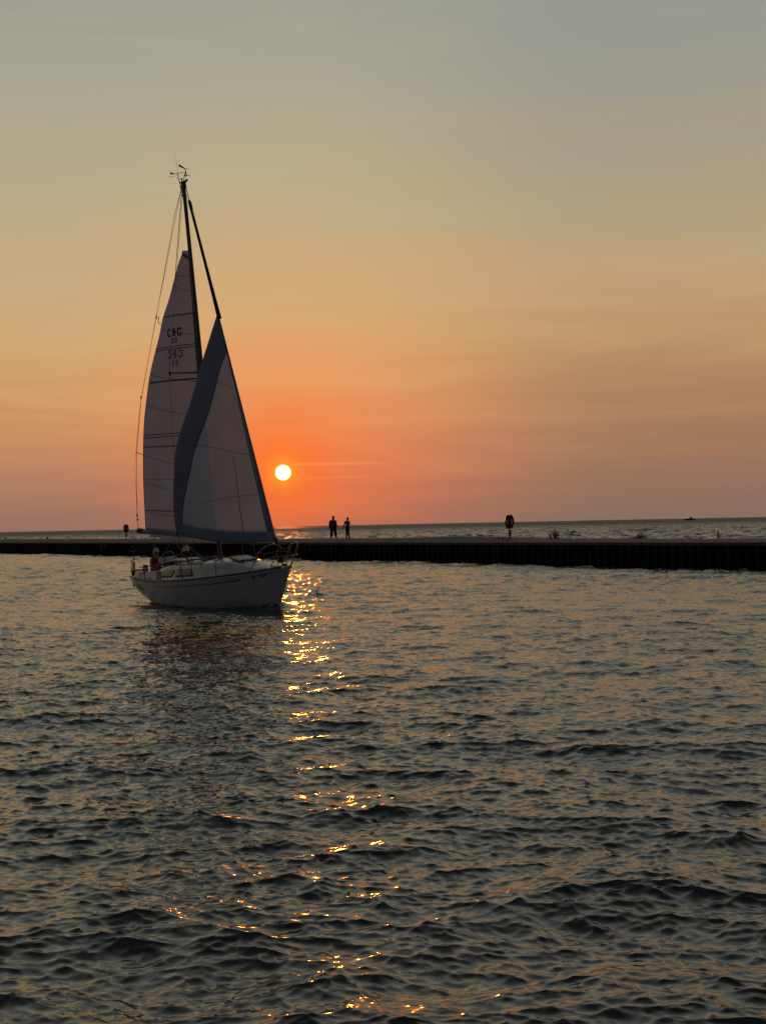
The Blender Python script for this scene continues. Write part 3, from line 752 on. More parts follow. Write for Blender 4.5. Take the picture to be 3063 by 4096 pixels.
def winch(x, y, z, s_=1.0, par=None):
    MB().tube([(x, y, z), (x, y, z + .05 * s_), (x, y, z + .11 * s_), (x, y, z + .15 * s_), (x, y, z + .16 * s_)], [.065 * s_, .05 * s_, .045 * s_, .06 * s_, .04 * s_], 14).build('winch', MT['steel'], par or boat)
winch(-1.95, -.62, roof(-1.95, .66)[1] + .0); winch(-1.95, .62, roof(-1.95, .66)[1]); winch(-3.7, -.98, 1.13, 1.2); winch(-3.7, .98, 1.13, 1.2)
rr_ = random.Random(12)
def coil(cx, cy, cz, r, turns=5, m='rope', name='coiled_line'):
    pts = []
    for i in range(turns * 12):
        a = i / 12 * 2 * math.pi; q = r * (1 + .25 * math.sin(a * .37 + cx * 9)); pts.append((cx + q * math.cos(a), cy + q * .75 * math.sin(a), cz + .012 + .05 * i / (turns * 12) + .012 * math.sin(a * 2.3)))
    MB().tube(pts, .010, 5).build(name, MT[m], boat)
for (x, y, r, m) in ((-1.2, -.45, .14, 'rope'), (-.75, -.30, .17, 'rope'), (-.35, -.42, .12, 'rope'), (-.2, .1, .16, 'rope'), (.3, -.28, .12, 'rope'), (-1.5, .2, .15, 'rope'), (.55, .2, .13, 'rope')):
    coil(x, y, roof(x, abs(y) / CW(x))[1] + .01, r, 5, m)
for i in range(9):
    y = -.32 + .08 * i
    pts = [(-.15 + .25 * k / 6 * -6 * (1), y + .03 * math.sin(k + i), roof(-.15 - .25 * k, .3)[1] + .03 + .012 * math.sin(k * 2 + i)) for k in range(7)]
    if i % 2 == 0: MB().tube(pts, .008, 5).build('deck_line', MT['rope'], boat)
# folded dark canvas and bags heaped round the mast foot and hatch
def heap(cx, cy, cz, sx_, sy_, sz_, m, seed, name):
    r3 = random.Random(seed); b = MB(); P = []; ph0 = r3.uniform(0, 6)
    for j in range(11):
        th = math.pi * j / 10; row = []
        for i in range(26):
            ph = 2 * math.pi * i / 26
            q = 1 + .14 * math.sin(3 * ph + ph0 + 2 * th) + .09 * math.sin(7 * ph - ph0 + 4 * th) + .05 * math.sin(13 * ph + 3 * th)
            row.append((cx + sx_ * q * math.sin(th) * math.cos(ph), cy + sy_ * q * math.sin(th) * math.sin(ph), cz + sz_ * (math.cos(th) * q)))
        row.append(row[0]); P.append(row)
    b.grid(P); b.build(name, MT[m], boat)
heap(-.55, -.05, roof(-.5, 0)[1] + .03, .42, .28, .07, 'pants', 3, 'folded_canvas'); heap(-1.15, .15, roof(-1.1, 0)[1] + .02, .3, .22, .06, 'grey', 5, 'folded_canvas')
heap(.75, .15, roof(.7, 0)[1] + .02, .22, .2, .07, 'pants', 8, 'folded_canvas')
# mast, spreaders, boom
RK = -.1
def mast_x(z): return 0.02 + RK * (z - 1.5) / 12.3
mz = [1.38, 2, 4, 6, 8, 10, 12, 13.4, 13.85]
mast = MB().tube([(mast_x(z), 0, z) for z in mz], [.092, .092, .092, .092, .09, .088, .082, .078, .078], 16, sy=.72).build('mast', MT['alu'], boat)
MB().tube([(mast_x(1.4), 0, 1.36), (mast_x(1.4), 0, 1.44)], .15, 14).build('mast_collar', MT['steel'], mast)
mh = MB().box((mast_x(13.9), 0, 13.90), (.17, .12, .24), taper=.9).box((.10, 0, 13.99), (.20, .05, .06), Matrix.Rotation(rad(-12), 3, 'Y')).box((-.21, 0, 13.84), (.12, .05, .16))
mh.build('masthead_fitting', MT['blackp'], mast)
for x_, z_ in ((-.2, 13.72), (-.19, 13.58)): MB().ell((x_, 0, z_), (.05, .03, .06)).build('block', MT['blackp'], mast)
SPZ = 7.72
for sg in (-1, 1):
    MB().tube([(mast_x(SPZ), 0, SPZ), (mast_x(SPZ) - .08, sg * 1.13, SPZ + .03)], .030, 8, sy=.5, r2=.02).build('spreader', MT['alu'], mast)
    MB().ell((mast_x(SPZ) - .08, sg * 1.14, SPZ + .03), (.035, .03, .10)).build('spreader_tip', MT['dark'], mast)
MB().ell((mast_x(7.65) + .1, -.06, 7.62), (.07, .05, .06)).build('steaming_light', MT['dark'], mast)
# masthead instruments
LATV = Vector((.5977, .8399, -.0727))          # across the wind, level
def lp(lat, z, th=0.0): return Vector((mast_x(13.9), 0, z)) + LATV * lat + Vector((.84, -.5977, 0)) * th
def blade(b, P):
    n_ = len(P); b.add([lp(a, z, .005) for a, z in P] + [lp(a, z, -.005) for a, z in P], [tuple(range(n_)), tuple(range(2 * n_ - 1, n_ - 1, -1))] + [(i, (i + 1) % n_, n_ + (i + 1) % n_, n_ + i) for i in range(n_)])
b = MB().tube([lp(-.10, 13.95), lp(-.13, 14.12), lp(-.17, 14.28)], [.02, .012, .008], 6).tube([lp(-.35, 14.27), lp(.05, 14.31)], .009, 6)
blade(b, [(-.26, 14.25), (-.30, 14.29), (-.385, 14.35), (-.375, 14.25)]); b.tube([lp(-.22, 14.20), lp(-.40, 14.17)], .005, 5).ell(lp(-.40, 14.17), (.03, .03, .012)).ell(lp(-.19, 14.13), (.025, .025, .012))
b.build('wind_vane', MT['dark'], mast)
aw = MB().tube([lp(.02, 13.98), lp(.05, 14.20), lp(.11, 14.34)], .012, 6).tube([lp(.125, 14.20), lp(.115, 14.30), lp(.10, 14.43)], [.02, .016, .012], 6)
blade(aw, [(.11, 14.41), (-.08, 14.50), (-.10, 14.56), (-.08, 14.58), (-.04, 14.56), (.10, 14.45)]); aw.tube([lp(.10, 14.43), lp(.22, 14.43)], .007, 5)
for a in range(3):
    q = a * 2.09 + .1; e_ = lp(.125 + .085 * math.cos(q), 14.20, .085 * math.sin(q)); aw.tube([lp(.125, 14.20), e_], .005, 4); aw.ell(e_, (.03, .03, .018), 8, 5)
aw.build('anemometer', MT['dark'], mast)
MB().tube([lp(-.12, 13.85), lp(-.14, 14.4), lp(-.19, 15.0)], .006, 5, r2=.003).build('radio_aerial', MT['wire'], mast)
MB().tube([lp(-.03, 13.98), lp(-.035, 14.07)], .014, 6).ell(lp(-.035, 14.09), (.033, .033, .036)).build('masthead_light', MT['dark'], mast)
# boom: swung out to starboard
BA = rad(14); GZ = 2.24
def boom_pt(l, dz=0, dn=0): return Vector((-.10 - l * math.cos(BA) + dn * math.sin(BA), -l * math.sin(BA) - dn * math.cos(BA), GZ + .37 * l / 3.85 + dz))
boom = MB().tube([boom_pt(l) for l in (0, .4, 3.6, 3.85)], [.07, .085, .085, .085], 14, sy=.7).build('boom', MT['cover'], boat)
MB().tube([boom_pt(3.70), boom_pt(3.97, .01)], .095, 12, sy=.75).build('boom_end', MT['blackp'], boom)
MB().box(boom_pt(.0) + Vector((.02, 0, 0)), (.12, .08, .12)).build('gooseneck', MT['steel'], boom)
# sail cloth gathered on the boom and hanging below it
b = MB(); P = []
for i in range(40):
    l = .03 + 3.42 * i / 39; hh = .075 + .05 * math.sin(min(1, i / 8) * 1.57) - .02 * (i > 36); dz = .065 + .012 * math.sin(i * 1.7)
    P.append([boom_pt(l, dz + hh * math.sin(a) * (.9 + .1 * math.sin(i * .9 + a * 3)), (.10 + .02 * math.sin(i * .6)) * math.cos(a)) for a in [2 * math.pi * k / 16 for k in range(17)]])
b.grid(P); b.add(P[0][:-1], [tuple(range(16))]); b.add(P[-1][:-1], [tuple(range(16))]); b.build('stowed_cloth', MT['cover'], boom)
b = MB(); P = []
for i in range(44):
    l = .06 + 3.26 * i / 43; dep = .10 + .06 * math.sin(math.pi * min(1, i / 43 * 1.1)) + .012 * math.sin(i * 1.3)
    P.append([boom_pt(l, -.07, .055), boom_pt(l, -.07 - dep * .6, .06 + .01 * math.sin(i)), boom_pt(l, -.07 - dep, 0), boom_pt(l, -.07 - dep * .6, -.05), boom_pt(l, -.07, -.055)])
b.grid(P); b.add(P[0], [(0, 1, 2, 3, 4)]); b.add(P[-1], [(0, 1, 2, 3, 4)]); b.build('reefed_foot', MT['sail'], boom)
# mainsail
LE = [(2.62, -3.53, -.88), (3.25, -3.48, -.87), (4.3, -3.40, -.85), (5.41, -3.26, -.81), (6.43, -3.05, -.76), (7.47, -2.72, -.68), (8.1, -2.46, -.62), (9.2, -1.88, -.47), (9.75, -1.62, -.41), (10.4, -1.2, -.30), (10.84, -.96, -.24), (11.36, -.66, -.17), (11.76, -.40, -.09)]
lx_ = smooth_tab([(z, x) for z, x, y in LE]); ly_ = smooth_tab([(z, y) for z, x, y in LE])
def main_pt(u, t, off=0.0):
    zl = 2.46 + (11.76 - 2.46) * t; zr = 2.66 + (11.80 - 2.66) * t
    a = Vector((mast_x(zl) - .10, 0, zl)); b_ = Vector((lx_(zr), ly_(zr), zr)); w = (b_ - a).length
    cam_ = .10 * w * (math.sin(math.pi * u ** .75)) 
    n = Vector((b_.y, -b_.x, 0)).normalized(); n = n if n.y < 0 else -n
    wr = .008 * math.sin(u * 9 + t * 21) + .006 * math.sin(u * 17 - t * 33)
    edge = min(1, u * 8, (1 - u) * 8)
    return a.lerp(b_, u) + n * (cam_ + wr * edge + off)
b = MB(); P = [[main_pt(u / 24, t / 90) for u in range(25)] for t in range(91)]
b.grid(P); mains = b.build('mainsail', MT['sail'], boat, solid=.006)
def ribbon(fn, p0, p1, w, m, name, par, n=24, off=.008, thick=.004, bow=0.0):
    b = MB(); P = []
    for i in range(n + 1):
        f = i / n; u = p0[0] + (p1[0] - p0[0]) * f; t_ = p0[1] + (p1[1] - p0[1]) * f + bow * math.sin(math.pi * f)
        P.append([fn(u, t_ - w / 2, off), fn(u, t_ + w / 2, off)])
    b.grid(P); return b.build(name, m, par, solid=thick)
def tz(z): return (z - 2.56) / 9.22
for z, w in ((9.73, .0045), (7.60, .0045), (5.43, .0045), (3.24, .0040)):
    ribbon(main_pt, (.02, tz(z)), (.998, tz(z)), w, MT['ink'] if z in (7.60,) else MT['seam'], 'batten_pocket', mains)
for z in (8.62, 8.70, 5.74, 5.83):
    ribbon(main_pt, (.01, tz(z) + .004), (.995, tz(z)), .0026, MT['ink'], 'reef_band', mains)
for z0, z1 in ((10.95, 11.0), (10.45, 10.72), (9.05, 9.35), (7.5, 7.86), (6.35, 6.85), (4.6, 5.15), (4.30, 4.32), (3.75, 4.2), (2.95, 3.2)):
    ribbon(main_pt, (.03, tz(z0)), (.97, tz(z1)), .0018, MT['seam'], 'seam', mains, off=.006)
ribbon(main_pt, (.02, tz(11.55)), (.95, tz(11.70)), .012, MT['seam'], 'headboard', mains)
# leech and luff tapes
def edge_tape(u0, u1, m, name):
    b = MB(); b.grid([[main_pt(u, t / 90, .006) for u in (u0, u1)] for t in range(91)]); b.build(name, m, mains, solid=.004)
edge_tape(.0, .035, MT['seam'], 'luff_tape'); edge_tape(.985, .9995, MT['seam'], 'leech_tape')
# lettering
GL = {
 'C': [[(.80, .80), (.80, .90), (.66, 1), (.28, 1), (.14, .88), (.14, .12), (.28, 0), (.66, 0), (.80, .10), (.80, .20)]],
 '&': [[(.70, .92), (.52, 1), (.32, .96), (.26, .78), (.34, .60), (.50, .50), (.66, .40), (.72, .20), (.60, .02), (.36, .02), (.24, .20), (.30, .40), (.50, .50)], [(.50, .52), (.80, .60), (.95, .50)], [(.72, .72), (.86, .56), (.72, .46)]],
 '3': [[(.15, .82), (.3, 1), (.65, 1), (.8, .82), (.74, .6), (.48, .53), (.76, .45), (.82, .2), (.66, 0), (.3, 0), (.13, .2)]],
 '2': [[(.15, .8), (.28, .98), (.65, 1), (.82, .8), (.74, .58), (.2, .06), (.85, .04)]],
 'M': [[(.1, 0), (.1, 1), (.5, .45), (.9, 1), (.9, 0)]], '7': [[(.1, 1), (.85, 1), (.4, 0)]],
 '0': [[(.2, .1), (.15, .8), (.4, 1), (.7, .95), (.82, .5), (.75, .1), (.45, 0), (.2, .1)]],
 '8': [[(.5, .52), (.22, .7), (.3, .95), (.7, .95), (.78, .7), (.5, .52), (.2, .3), (.28, .03), (.72, .03), (.8, .3), (.5, .52)]],
 '6': [[(.75, .9), (.45, 1), (.2, .7), (.18, .25), (.4, 0), (.75, .1), (.75, .45), (.45, .55), (.2, .4)]],
 'L': [[(.15, 1), (.15, 0), (.8, 0)]], 'R': [[(.15, 0), (.15, 1), (.7, .95), (.75, .6), (.2, .5), (.8, 0)]],
 'D': [[(.3, 1), (.2, .05), (.6, .1), (.95, .45), (.85, .85), (.45, 1.05), (.05, .85)]], 'a': [[(.8, .5), (.4, .5), (.2, .25), (.4, 0), (.75, .3), (.75, .5), (.75, .05), (.95, .05)]],
 'y': [[(.15, .5), (.3, .08), (.6, .1), (.8, .5), (.7, -.2), (.4, -.4), (.2, -.25)]], 'l': [[(.2, .4), (.5, .9), (.4, 1.05), (.3, .8), (.4, .1), (.7, .05)]],
}
def raster(ch, w, h_, sw, cell):
    out = []; nx = int(w * 1.2 / cell); ny = int(h_ * 1.6 / cell); segs = []
    for pl in GL[ch]:
        q = [(a * w, b_ * h_) for a, b_ in pl]; segs += list(zip(q, q[1:]))
    for i in range(-2, nx):
        for j in range(int(-.5 * h_ / cell), ny):
            x, y = (i + .5) * cell, (j + .5) * cell
            for (ax, ay), (bx_, by_) in segs:
                dx_, dy_ = bx_ - ax, by_ - ay; L2 = dx_ * dx_ + dy_ * dy_; f = max(0, min(1, ((x - ax) * dx_ + (y - ay) * dy_) / L2)) if L2 else 0
                if (x - ax - f * dx_) ** 2 + (y - ay - f * dy_) ** 2 < (sw / 2) ** 2: out.append((i * cell, j * cell)); break
    return out
def write(text, fn, x0, y0, w, h_, sw, adv, m, name, par, mirror=False, cell=.008):
    b = MB(); tot = adv * (len(text) - 1) + w
    for k, ch in enumerate(text):
        if ch == ' ': continue
        for cx, cy in raster(ch, w, h_, sw, cell):
            X = k * adv + cx; 
            q = []
            for dx_, dy_ in ((0, 0), (cell, 0), (cell, cell), (0, cell)):
                xx = X + dx_; xx = (tot - xx) if mirror else xx
                q.append(fn(x0 + xx, y0 + cy + dy_))
            b.add(q, [(0, 1, 2, 3)])
    return b.build(name, m, par, smooth=False)
def sail_map(zc, off=.012):
    def fn(a, b_):          # a: metres toward the luff from the leech-side origin, b: metres up
        t_ = tz(zc + b_); wd_ = (main_pt(0, t_) - main_pt(1, t_)).length; w0 = (main_pt(0, tz(9.06)) - main_pt(1, tz(9.06))).length
        return main_pt((.475 * w0 - a + .03 * (9.06 - zc - b_)) / wd_, t_ + .001 * a, off)
    return fn
W1 = .73
write('C&C', sail_map(9.06), -W1 / 2, 0, .20, .235, .050, .265, MT['ink'], 'class_letters', mains)
write('32', sail_map(8.80), -.165, .035, .13, .15, .038, .18, MT['ink'], 'class_number', mains)
write('C&C', sail_map(8.345), -W1 / 2, 0.0, .20, .235, .050, .265, MT['ghost'], 'show_through_letters', mains, mirror=True)  # far-side letters seen through lit cloth, painted in grey on the near side
write('32', sail_map(8.07), -.165, .03, .13, .15, .038, .18, MT['ghost'], 'show_through_number', mains, mirror=True)
# hull lettering
def hull_map(t0_):
    def fn(a, b_):
        x = a; y, z = hull_pt(x, t0_ + b_ / 1.2); return (x, -(y + .006), z)
    return fn
write('MC 7868 LR', hull_map(.86), 3.12, .0, .058, .075, .020, .076, MT['navy'], 'registration_number', hull)
write('Dally', hull_map(.74), -4.05, .0, .16, .15, .045, .16, MT['navy'], 'name_script', hull)
# jib
FS = lambda z: Vector((3.95 - 3.87 * (z - 1.32) / 12.43, 0, z))
JL = [(0, (-.62, -1.2, 2.53)), (.13, (-.42, -1.3, 3.52)), (.285, (.05, -1.40, 4.58)), (.385, (.20, -1.35, 5.22)), (.475, (.50, -1.25, 5.87)), (.58, (.77, -1.0, 6.62)), (.80, (.98, -.47, 8.06)), (1.0, (1.33, -.01, 9.42))]
jx, jy, jz = [smooth_tab([(t_, p[i]) for t_, p in JL]) for i in range(3)]
def jib_pt(u, t, off=0.0):     # u 0 luff..1 leech
    zl = 2.10 + (9.46 - 2.10) * t; a = FS(zl); b_ = Vector((jx(t), jy(t), jz(t))); w = (b_ - a).length
    n = Vector((b_.y - a.y, -(b_.x - a.x), 0)).normalized(); n = n if n.y < 0 else -n
    sag = -.09 * math.sin(math.pi * u) * max(0, 1 - t * 7) ** 1.5
    wr = (.010 * math.sin(u * 13 + t * 5) + .012 * math.sin(u * 31 - t * 9) * max(0, 1 - t * 3) * (u > .5)) * min(1, u * 8, (1 - u) * 8)
    return a.lerp(b_, u) + n * (.11 * w * math.sin(math.pi * u ** .7) + wr + off) + Vector((0, 0, sag))
NT_, NU, NS = 100, 30, 10
STRIPW = smooth_tab([(0, .42), (.2, .70), (.38, .89), (.5, .93), (.6, .88), (.8, .87), (1, .92)])
def ustrip(t):
    w = (jib_pt(0, t) - jib_pt(1, t)).length; return max(0.0, 1 - STRIPW(t) / max(w, .01))
FT = .042
rowsT = [FT * k / 6 for k in range(6)] + [FT + (1 - FT) * k / (NT_ - 6) for k in range(NT_ - 5)]
b1 = MB(); b2 = MB()
P = [[jib_pt(ustrip(t) * u / NU, t) for u in range(NU + 1)] for t in rowsT[6:]]; b1.grid(P)
jib = b1.build('jib', MT['sail'], boat, solid=.006)
P = [[jib_pt(ustrip(t) + (1 - ustrip(t)) * u / NS, t, .001) for u in range(NS + 1)] for t in rowsT]; b2.grid(P)
P = [[jib_pt(ustrip(t) * u / NU, t, .001) for u in range(NU + 1)] for t in rowsT[:7]]; b2.grid(P)
b2.build('sun_strip', MT['blue'], jib, solid=.008)
def jr(p0, p1, w, name='seam', m='seam', bow=0): ribbon(jib_pt, p0, p1, w, MT[m], name, jib, off=.008, bow=bow)
jr((.02, .37), (.80, .42), .0022, bow=.004); jr((.02, .20), (.62, .14), .002, bow=.01); jr((.01, .66), (.6, .71), .002); 
b = MB(); b.grid([[jib_pt(u, FT + t * .012, .008) for u in (.20, .206)] for t in range(28)]); b.build('seam', MT['seam'], jib, solid=.004)
b = MB(); b.grid([[jib_pt(u, FT + t * .0123, .008) for u in (.0, .035)] for t in range(78)]); b.build('luff_tape', MT['blue'], jib, solid=.004)
# furled roll above, forestay, drum
MB().tube([FS(z) for z in (9.3, 9.9, 11, 12, 13.0)], [.075, .062, .052, .045, .040], 10).build('furled_sail', MT['blued'], boat)
fs = MB().tube([FS(1.32), FS(13.75)], .013, 6).build('forestay', MT['wire'], boat)
MB().tube([FS(12.98), FS(13.05), FS(13.28), FS(13.34)], [.04, .058, .058, .03], 10).build('halyard_swivel', MT['blackp'], fs)
MB().tube([FS(1.45), FS(1.47), FS(1.60), FS(1.62)], [.10, .11, .11, .10], 14).build('furling_drum', MT['blackp'], fs)
MB().tube([FS(1.62), FS(2.2)], .045, 10).build('tack_roll', MT['blued'], fs)
# rigging
def line(pts, r, name='line', m='wire', par=None): return MB().tube(pts, r, 6).build(name, MT[m], par or boat)
TOP = Vector((mast_x(13.7), 0, 13.7)); CH_ = [Vector((-.1, sg * 1.42, 1.02)) for sg in (-1, 1)]
for sg, cp in zip((-1, 1), CH_):
    tip = Vector((mast_x(SPZ) - .08, sg * 1.16, SPZ + .03))
    line([TOP + Vector((0, sg * .05, 0)), tip, cp], .006, 'cap_shroud')
    for dx_ in (-.45, .40):
        line([Vector((mast_x(7.5), sg * .06, 7.5)), Vector((-.1 + dx_, sg * 1.30, 1.02))], .007, 'lower_shroud')
    MB().tube([cp, cp + (tip - cp).normalized() * .32], .018, 6).build('turnbuckle', MT['steel'], boat)
line([TOP + Vector((-.14, 0, .1)), (-2.6, .0, 7.6), (-5.1, 0, 1.15)], .010, 'backstay')
tl = line([TOP + Vector((-.22, 0, .05)), (-.85, 0, 13.1), (-2.25, -.35, 9.83), (-3.35, -.65, 7.2), (-3.75, -.82, 5.4), boom_pt(3.95, .55)], .008, 'topping_lift', 'rope')
line([TOP + Vector((-.20, 0, .05)), (-2.33, -.33, 9.80), (-3.48, -.7, 6.8), (-3.85, -.9, 4.9), boom_pt(3.97, .1)], .0055, 'leech_line', 'rope')
for l_, dz in ((3.95, .55), (3.95, .40)): MB().ell(boom_pt(l_, dz), (.03, .03, .06)).build('block', MT['redtop'], tl)
line([boom_pt(3.95, .40), boom_pt(3.97, .05)], .005, 'boom_lift_leg', 'rope'); line([boom_pt(3.95, .40), boom_pt(3.88, .05)], .005, 'boom_lift_leg', 'rope')
for z_, l_ in ((9.75, (-2.24, -.34, 9.86)), (7.2, (-3.36, -.65, 7.22))): MB().ell(l_, (.025, .025, .07)).build('block', MT['dark'], tl)
MB().tube([(-2.05, -.35, 9.85), (-2.12, -.36, 9.64), (-1.98, -.33, 9.58)], .012, 6).build('leech_hook', MT['dark'], mains)
MB().tube([(-3.86, -.8, 5.36), (-3.4, -.8, 5.26)], .012, 6).build('leech_hook', MT['dark'], mains)
# sheets, kicker, mainsheet
for dy in (-.05, .06): line([boom_pt(3.3, -.1) + Vector((0, dy, 0)), (-4.75, .15 + dy, 1.15)], .008, 'mainsheet', 'rope')
for dl in (0, .12): line([boom_pt(1.9 + dl, -.12), (-.95 + dl, -.1, 1.55)], .009, 'mainsheet', 'rope')
line([boom_pt(2.2, -.12), (-1.75, -.25, 1.42)], .012, 'vang', 'rope')
CLEW = Vector((jx(0), jy(0), jz(0)))
line([CLEW, CLEW + Vector((.55, -.05, -.45)), Vector((.0, -.82, 1.50))], .011, 'jib_sheet', 'rope')
line([CLEW, (-.3, -.9, 2.05), Vector((.0, -.70, 1.60))], .011, 'jib_sheet', 'rope'); line([CLEW, (-2.4, -1.05, 1.5), Vector((-3.7, -.98, 1.22))], .009, 'jib_sheet', 'rope')
MB().ell(CLEW + Vector((.03, 0, 0)), (.09, .03, .09)).build('clew_patch', MT['navy'], jib)
MB().tube([(-1.5, -.45, 1.86), (-1.5, -.45, 1.90), (-1.5, -.45, 2.00), (-1.5, -.45, 2.03)], [.13, .12, .07, .02], 12).build('canvas_cap', MT['white'], boat)
MB().tube([(-1.5, -.42, 1.42), (-1.5, -.45, 1.88)], .03, 8).build('post', MT['dark'], boat)
# lifelines, stanchions, pulpit, pushpit
def deckpt(x, sg=-1, inset=.06, z=0.0): return Vector((x, sg * (BEAM(x) - inset), SHEER(x) + z))
def gate(sg):
    tops = []
    for x in (-3.05, -1.55, -.05, 1.75):
        a = deckpt(x, sg); tp = a + Vector((0, sg * .02, .60)); tops.append(tp)
        MB().tube([a, tp], .012, 6).build('stanchion', MT['dark'], boat)
    fr = deckpt(3.05, sg, .05); st = deckpt(-4.45, sg, .06)
    P2 = [st + Vector((0, 0, .62))] + tops + [fr + Vector((.45, 0, .62))]
    pts = []
    for p, q in zip(P2, P2[1:]):
        for k in range(4): f = k / 4; pts.append(p.lerp(q, f) - Vector((0, 0, .05 * math.sin(math.pi * f))))
    pts.append(P2[-1]); line(pts, .0045, 'lifeline')
    line([p - Vector((0, 0, .28)) for p in P2], .0035, 'lifeline')
gate(-1); gate(1)
# pulpit
pu = empty('pulpit_frame'); pu.parent = boat; pu.name = 'pulpit'
def pt(x, y, z): return Vector((x, y, SHEER(min(x, 4.3)) + z))
for sg in (-1, 1):
    y1 = .60
    MB().tube([deckpt(2.95, sg, .05), pt(3.25, sg * .58, .30), pt(3.5, sg * .55, .60), pt(3.75, sg * .50, .72), pt(4.15, sg * .42, .78), pt(4.42, sg * .33, .70), pt(4.45, sg * .28, .58), pt(4.62, sg * .20, .60), pt(4.78, sg * .12, .72), pt(4.80, 0, .74)], .016, 8).build('top_rail', MT['steel'], pu)
    MB().tube([deckpt(3.75, sg, .04), pt(4.42, sg * .33, .68)], .014, 8).build('upright', MT['steel'], pu)
    MB().tube([deckpt(4.1, sg, .02), pt(4.78, sg * .13, .70)], .014, 8).build('upright', MT['steel'], pu)
    MB().tube([pt(3.3, sg * .57, .34), pt(4.30, sg * .33, .38), pt(4.66, sg * .12, .36), pt(4.68, 0, .36)], .011, 8).build('mid_rail', MT['steel'], pu)
MB().ell(pt(4.45, -.05, .40), (.09, .07, .09)).build('bow_light', MT['dark'], pu)
MB().ell(pt(4.30, .05, .42), (.06, .06, .06)).build('bow_light', MT['steel'], pu)
an = MB().tube([pt(3.6, .0, .06), pt(4.0, 0, .09), pt(4.2, 0, .07)], .018, 8).box(pt(4.12, 0, .05), (.20, .12, .03), Matrix.Rotation(rad(35), 3, 'Y'))
an.build('anchor', MT['dark'], boat)
for x_, y_ in ((3.35, -.38), (3.8, -.2)): MB().box((x_, y_, SHEER(x_) + .09), (.34, .15, .05)).build('cleat', MT['white'], boat, bevel=.02)
# pushpit
pp = empty('pushpit'); pp.parent = boat
for sg in (-1, 1):
    A0, A1, A2 = deckpt(-4.35, sg), deckpt(-4.85, sg), Vector((-5.14, sg * .72, SHEER(-5.1)))
    tp = [A0 + Vector((0, 0, .60)), A1 + Vector((-.02, 0, .62)), A2 + Vector((-.03, 0, .63))]
    MB().tube([A0, tp[0], tp[1], tp[2]] + ([Vector((-5.18, sg * .45, 1.58))] ), .015, 8).build('top_rail', MT['blackp'], pp)
    for a, t_ in ((A1, tp[1]), (A2, tp[2])): MB().tube([a, t_], .014, 8).build('upright', MT['blackp'], pp)
    MB().tube([p - Vector((0, 0, .30)) for p in tp], .010, 8).build('mid_rail', MT['blackp'], pp)
MB().tube([(-5.18, -.45, 1.26), (-5.18, .45, 1.26)], .012, 8).build('mid_rail', MT['blackp'], pp)
MB().tube([(-5.12, -.66, .98), (-5.14, -.68, 2.02)], .016, 8).tube([(-5.42, -.68, 1.86), (-4.85, -.68, 1.90)], .014, 6).ell((-5.14, -.68, 2.03), (.03, .03, .05)).build('stern_mast', MT['blackp'], pp)
# outboard kicker / grill lumps at the stern
ob = MB().ell((-5.02, -.30, 1.27), (.10, .09, .08)).box((-5.02, -.30, 1.13), (.13, .12, .22)).box((-4.97, -.30, 1.02), (.22, .12, .05)); ob.build('stern_locker', MT['dark'], boat, bevel=.01)
MB().tube([(-5.14, .1, 1.0), (-5.2, .1, 1.7)], .012, 6).build('flag_staff', MT['dark'], boat)
fl = MB(); P = [[(-5.17 - .02 * k - .30 * j / 5 * (1 - k / 14), .1 + .04 * math.sin(j * 1.3 + k * .5), 1.5 - .04 * k - .03 * j) for j in range(6)] for k in range(9)]
fl.grid(P); fl.build('flag', MT['pants'], boat, solid=.004)
MB().box((-4.35, -1.12, 1.14), (.11, .10, .14), Matrix.Rotation(rad(12), 3, 'Y')).build('vent', MT['dark'], boat, bevel=.02)
MB().tube([(-2.9, -1.22, .96), (-2.9, -1.22, 1.0), (-2.9, -1.22, 1.03)], [.05, .04, .02], 10).build('cleat', MT['steel'], boat)
MB().tube([(-4.1, -1.2, .97), (-2.9, -1.24, .985)], .008, 5).build('deck_line', MT['rope'], boat)
# dark cushions on the coaming aft
MB().tube([(-4.95, -.92, 1.20), (-4.3, -.98, 1.24), (-3.4, -1.0, 1.27)], .03, 8).build('coaming_rail', MT['blackp'], boat)
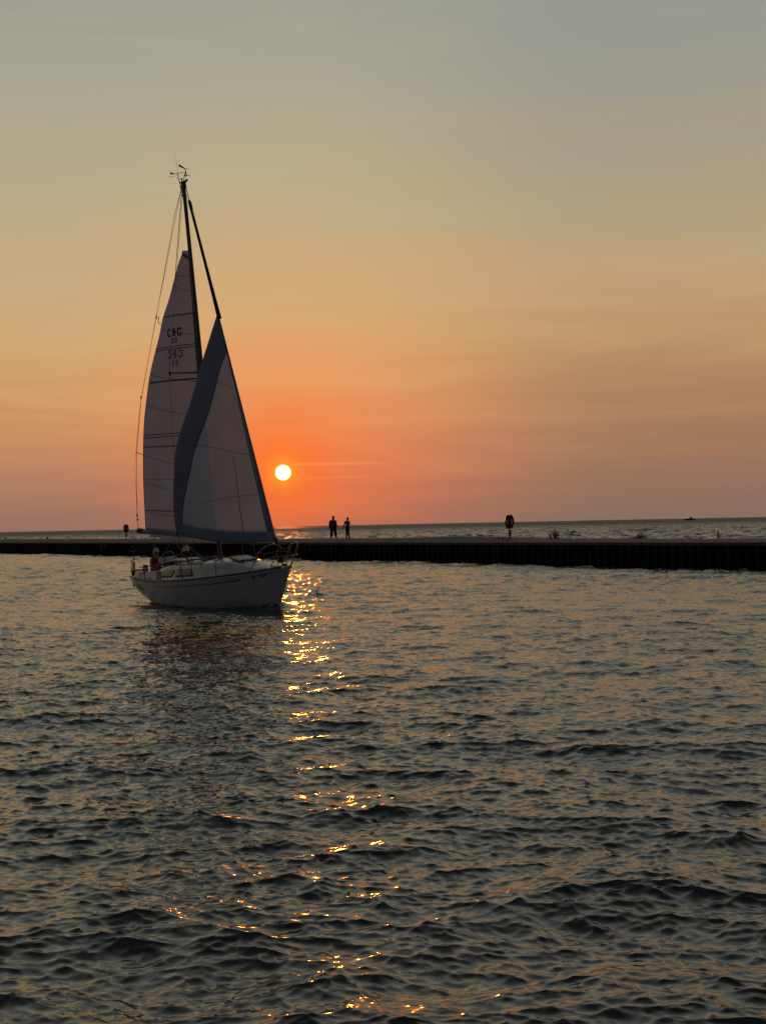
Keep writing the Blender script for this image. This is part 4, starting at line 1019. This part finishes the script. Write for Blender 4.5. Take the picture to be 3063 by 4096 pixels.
# pedestal: wheel, guard and white pod
pd = empty('steering_pedestal'); pd.parent = boat
MB().tube([(-3.85, 0, .28), (-3.85, 0, .9), (-3.85, 0, 1.18)], [.10, .075, .09], 14).build('column', MT['white'], pd)
wp = []; spk = MB()
for i in range(33):
    a = 2 * math.pi * i / 32; wp.append((-3.98, .42 * math.cos(a), 1.05 + .42 * math.sin(a)))
for i in range(6):
    a = math.pi * i / 3; spk.tube([(-3.98, 0, 1.05), (-3.98, .42 * math.cos(a), 1.05 + .42 * math.sin(a))], .007, 5)
wh = MB().tube(wp, .014, 8).build('wheel', MT['steel'], pd); spk.build('spoke', MT['steel'], wh)
gp = [(-3.72, .26, .3), (-3.72, .26, 1.25), (-3.72, .25, 1.55), (-3.72, .20, 1.70), (-3.72, .10, 1.78), (-3.72, -.10, 1.78), (-3.72, -.20, 1.70), (-3.72, -.25, 1.55), (-3.72, -.26, 1.25), (-3.72, -.26, .3)]
MB().tube(gp, .016, 8).build('guard', MT['steel'], pd)
pod = MB().box((-3.70, -.06, 1.50), (.20, .66, .20)).build('instrument_pod', MT['white'], pd, bevel=.03)
for y_ in (-.23, .18): MB().box((-3.70, y_, 1.50), (.212, .035, .212)).build('strap', MT['navy'], pod)
MB().ell((-3.85, 0, 1.24), (.09, .09, .07)).build('compass', MT['dark'], pd)
MB().tube([(-3.80, -.30, 1.06), (-3.80, -.30, 1.22)], .03, 10).build('drink_bottle', MT['brass'], pd)
# sprayhood remains: low dark frame ahead of the companionway
MB().tube([(-2.75, -.75, 1.30), (-2.70, -.72, 1.42), (-2.6, 0, 1.52), (-2.70, .72, 1.42), (-2.75, .75, 1.30)], .03, 8).build('folded_sprayhood', MT['dark'], boat)
heap(-2.72, -.25, 1.42, .10, .55, .07, 'dark', 21, 'folded_canvas')
heap(-2.2, .45, 1.48, .10, .10, .09, 'navy', 22, 'winch_bag')

# helm: stands in the cockpit, a thing of its own
Bm = boat.matrix_world
hp = empty('person'); 
loc = Bm @ Vector((-4.34, -.22, .30)); 
hp.location = loc; hp.rotation_euler = (rad(0), rad(-3), rad(28))
tag(hp, 'white-haired woman in sunglasses and sleeveless red top standing at the boat wheel', 'person')
person(hp, dict(pelvis=(0, 0, .90), chest=(0, .02, 1.20), neck=(0, .0, 1.40), head=(.0, -.03, 1.53),
    shl=(.17, .0, 1.33), ell=(.23, -.06, 1.06), wrl=(.22, -.30, .98), shr=(-.17, .0, 1.33), elr=(-.23, -.02, 1.05), wrr=(-.20, -.24, .92),
    hipl=(.09, 0, .85), knl=(.10, -.02, .46), anl=(.11, .02, .08), toel=(.12, -.16, .02),
    hipr=(-.09, 0, .85), knr=(-.10, -.02, .46), anr=(-.11, .02, .08), toer=(-.12, -.16, .02)), fat=1.08, top='redtop', bottom='redtop', sleeve=False, skin='skin', hair='hairw', hair_long=True, glasses=True)
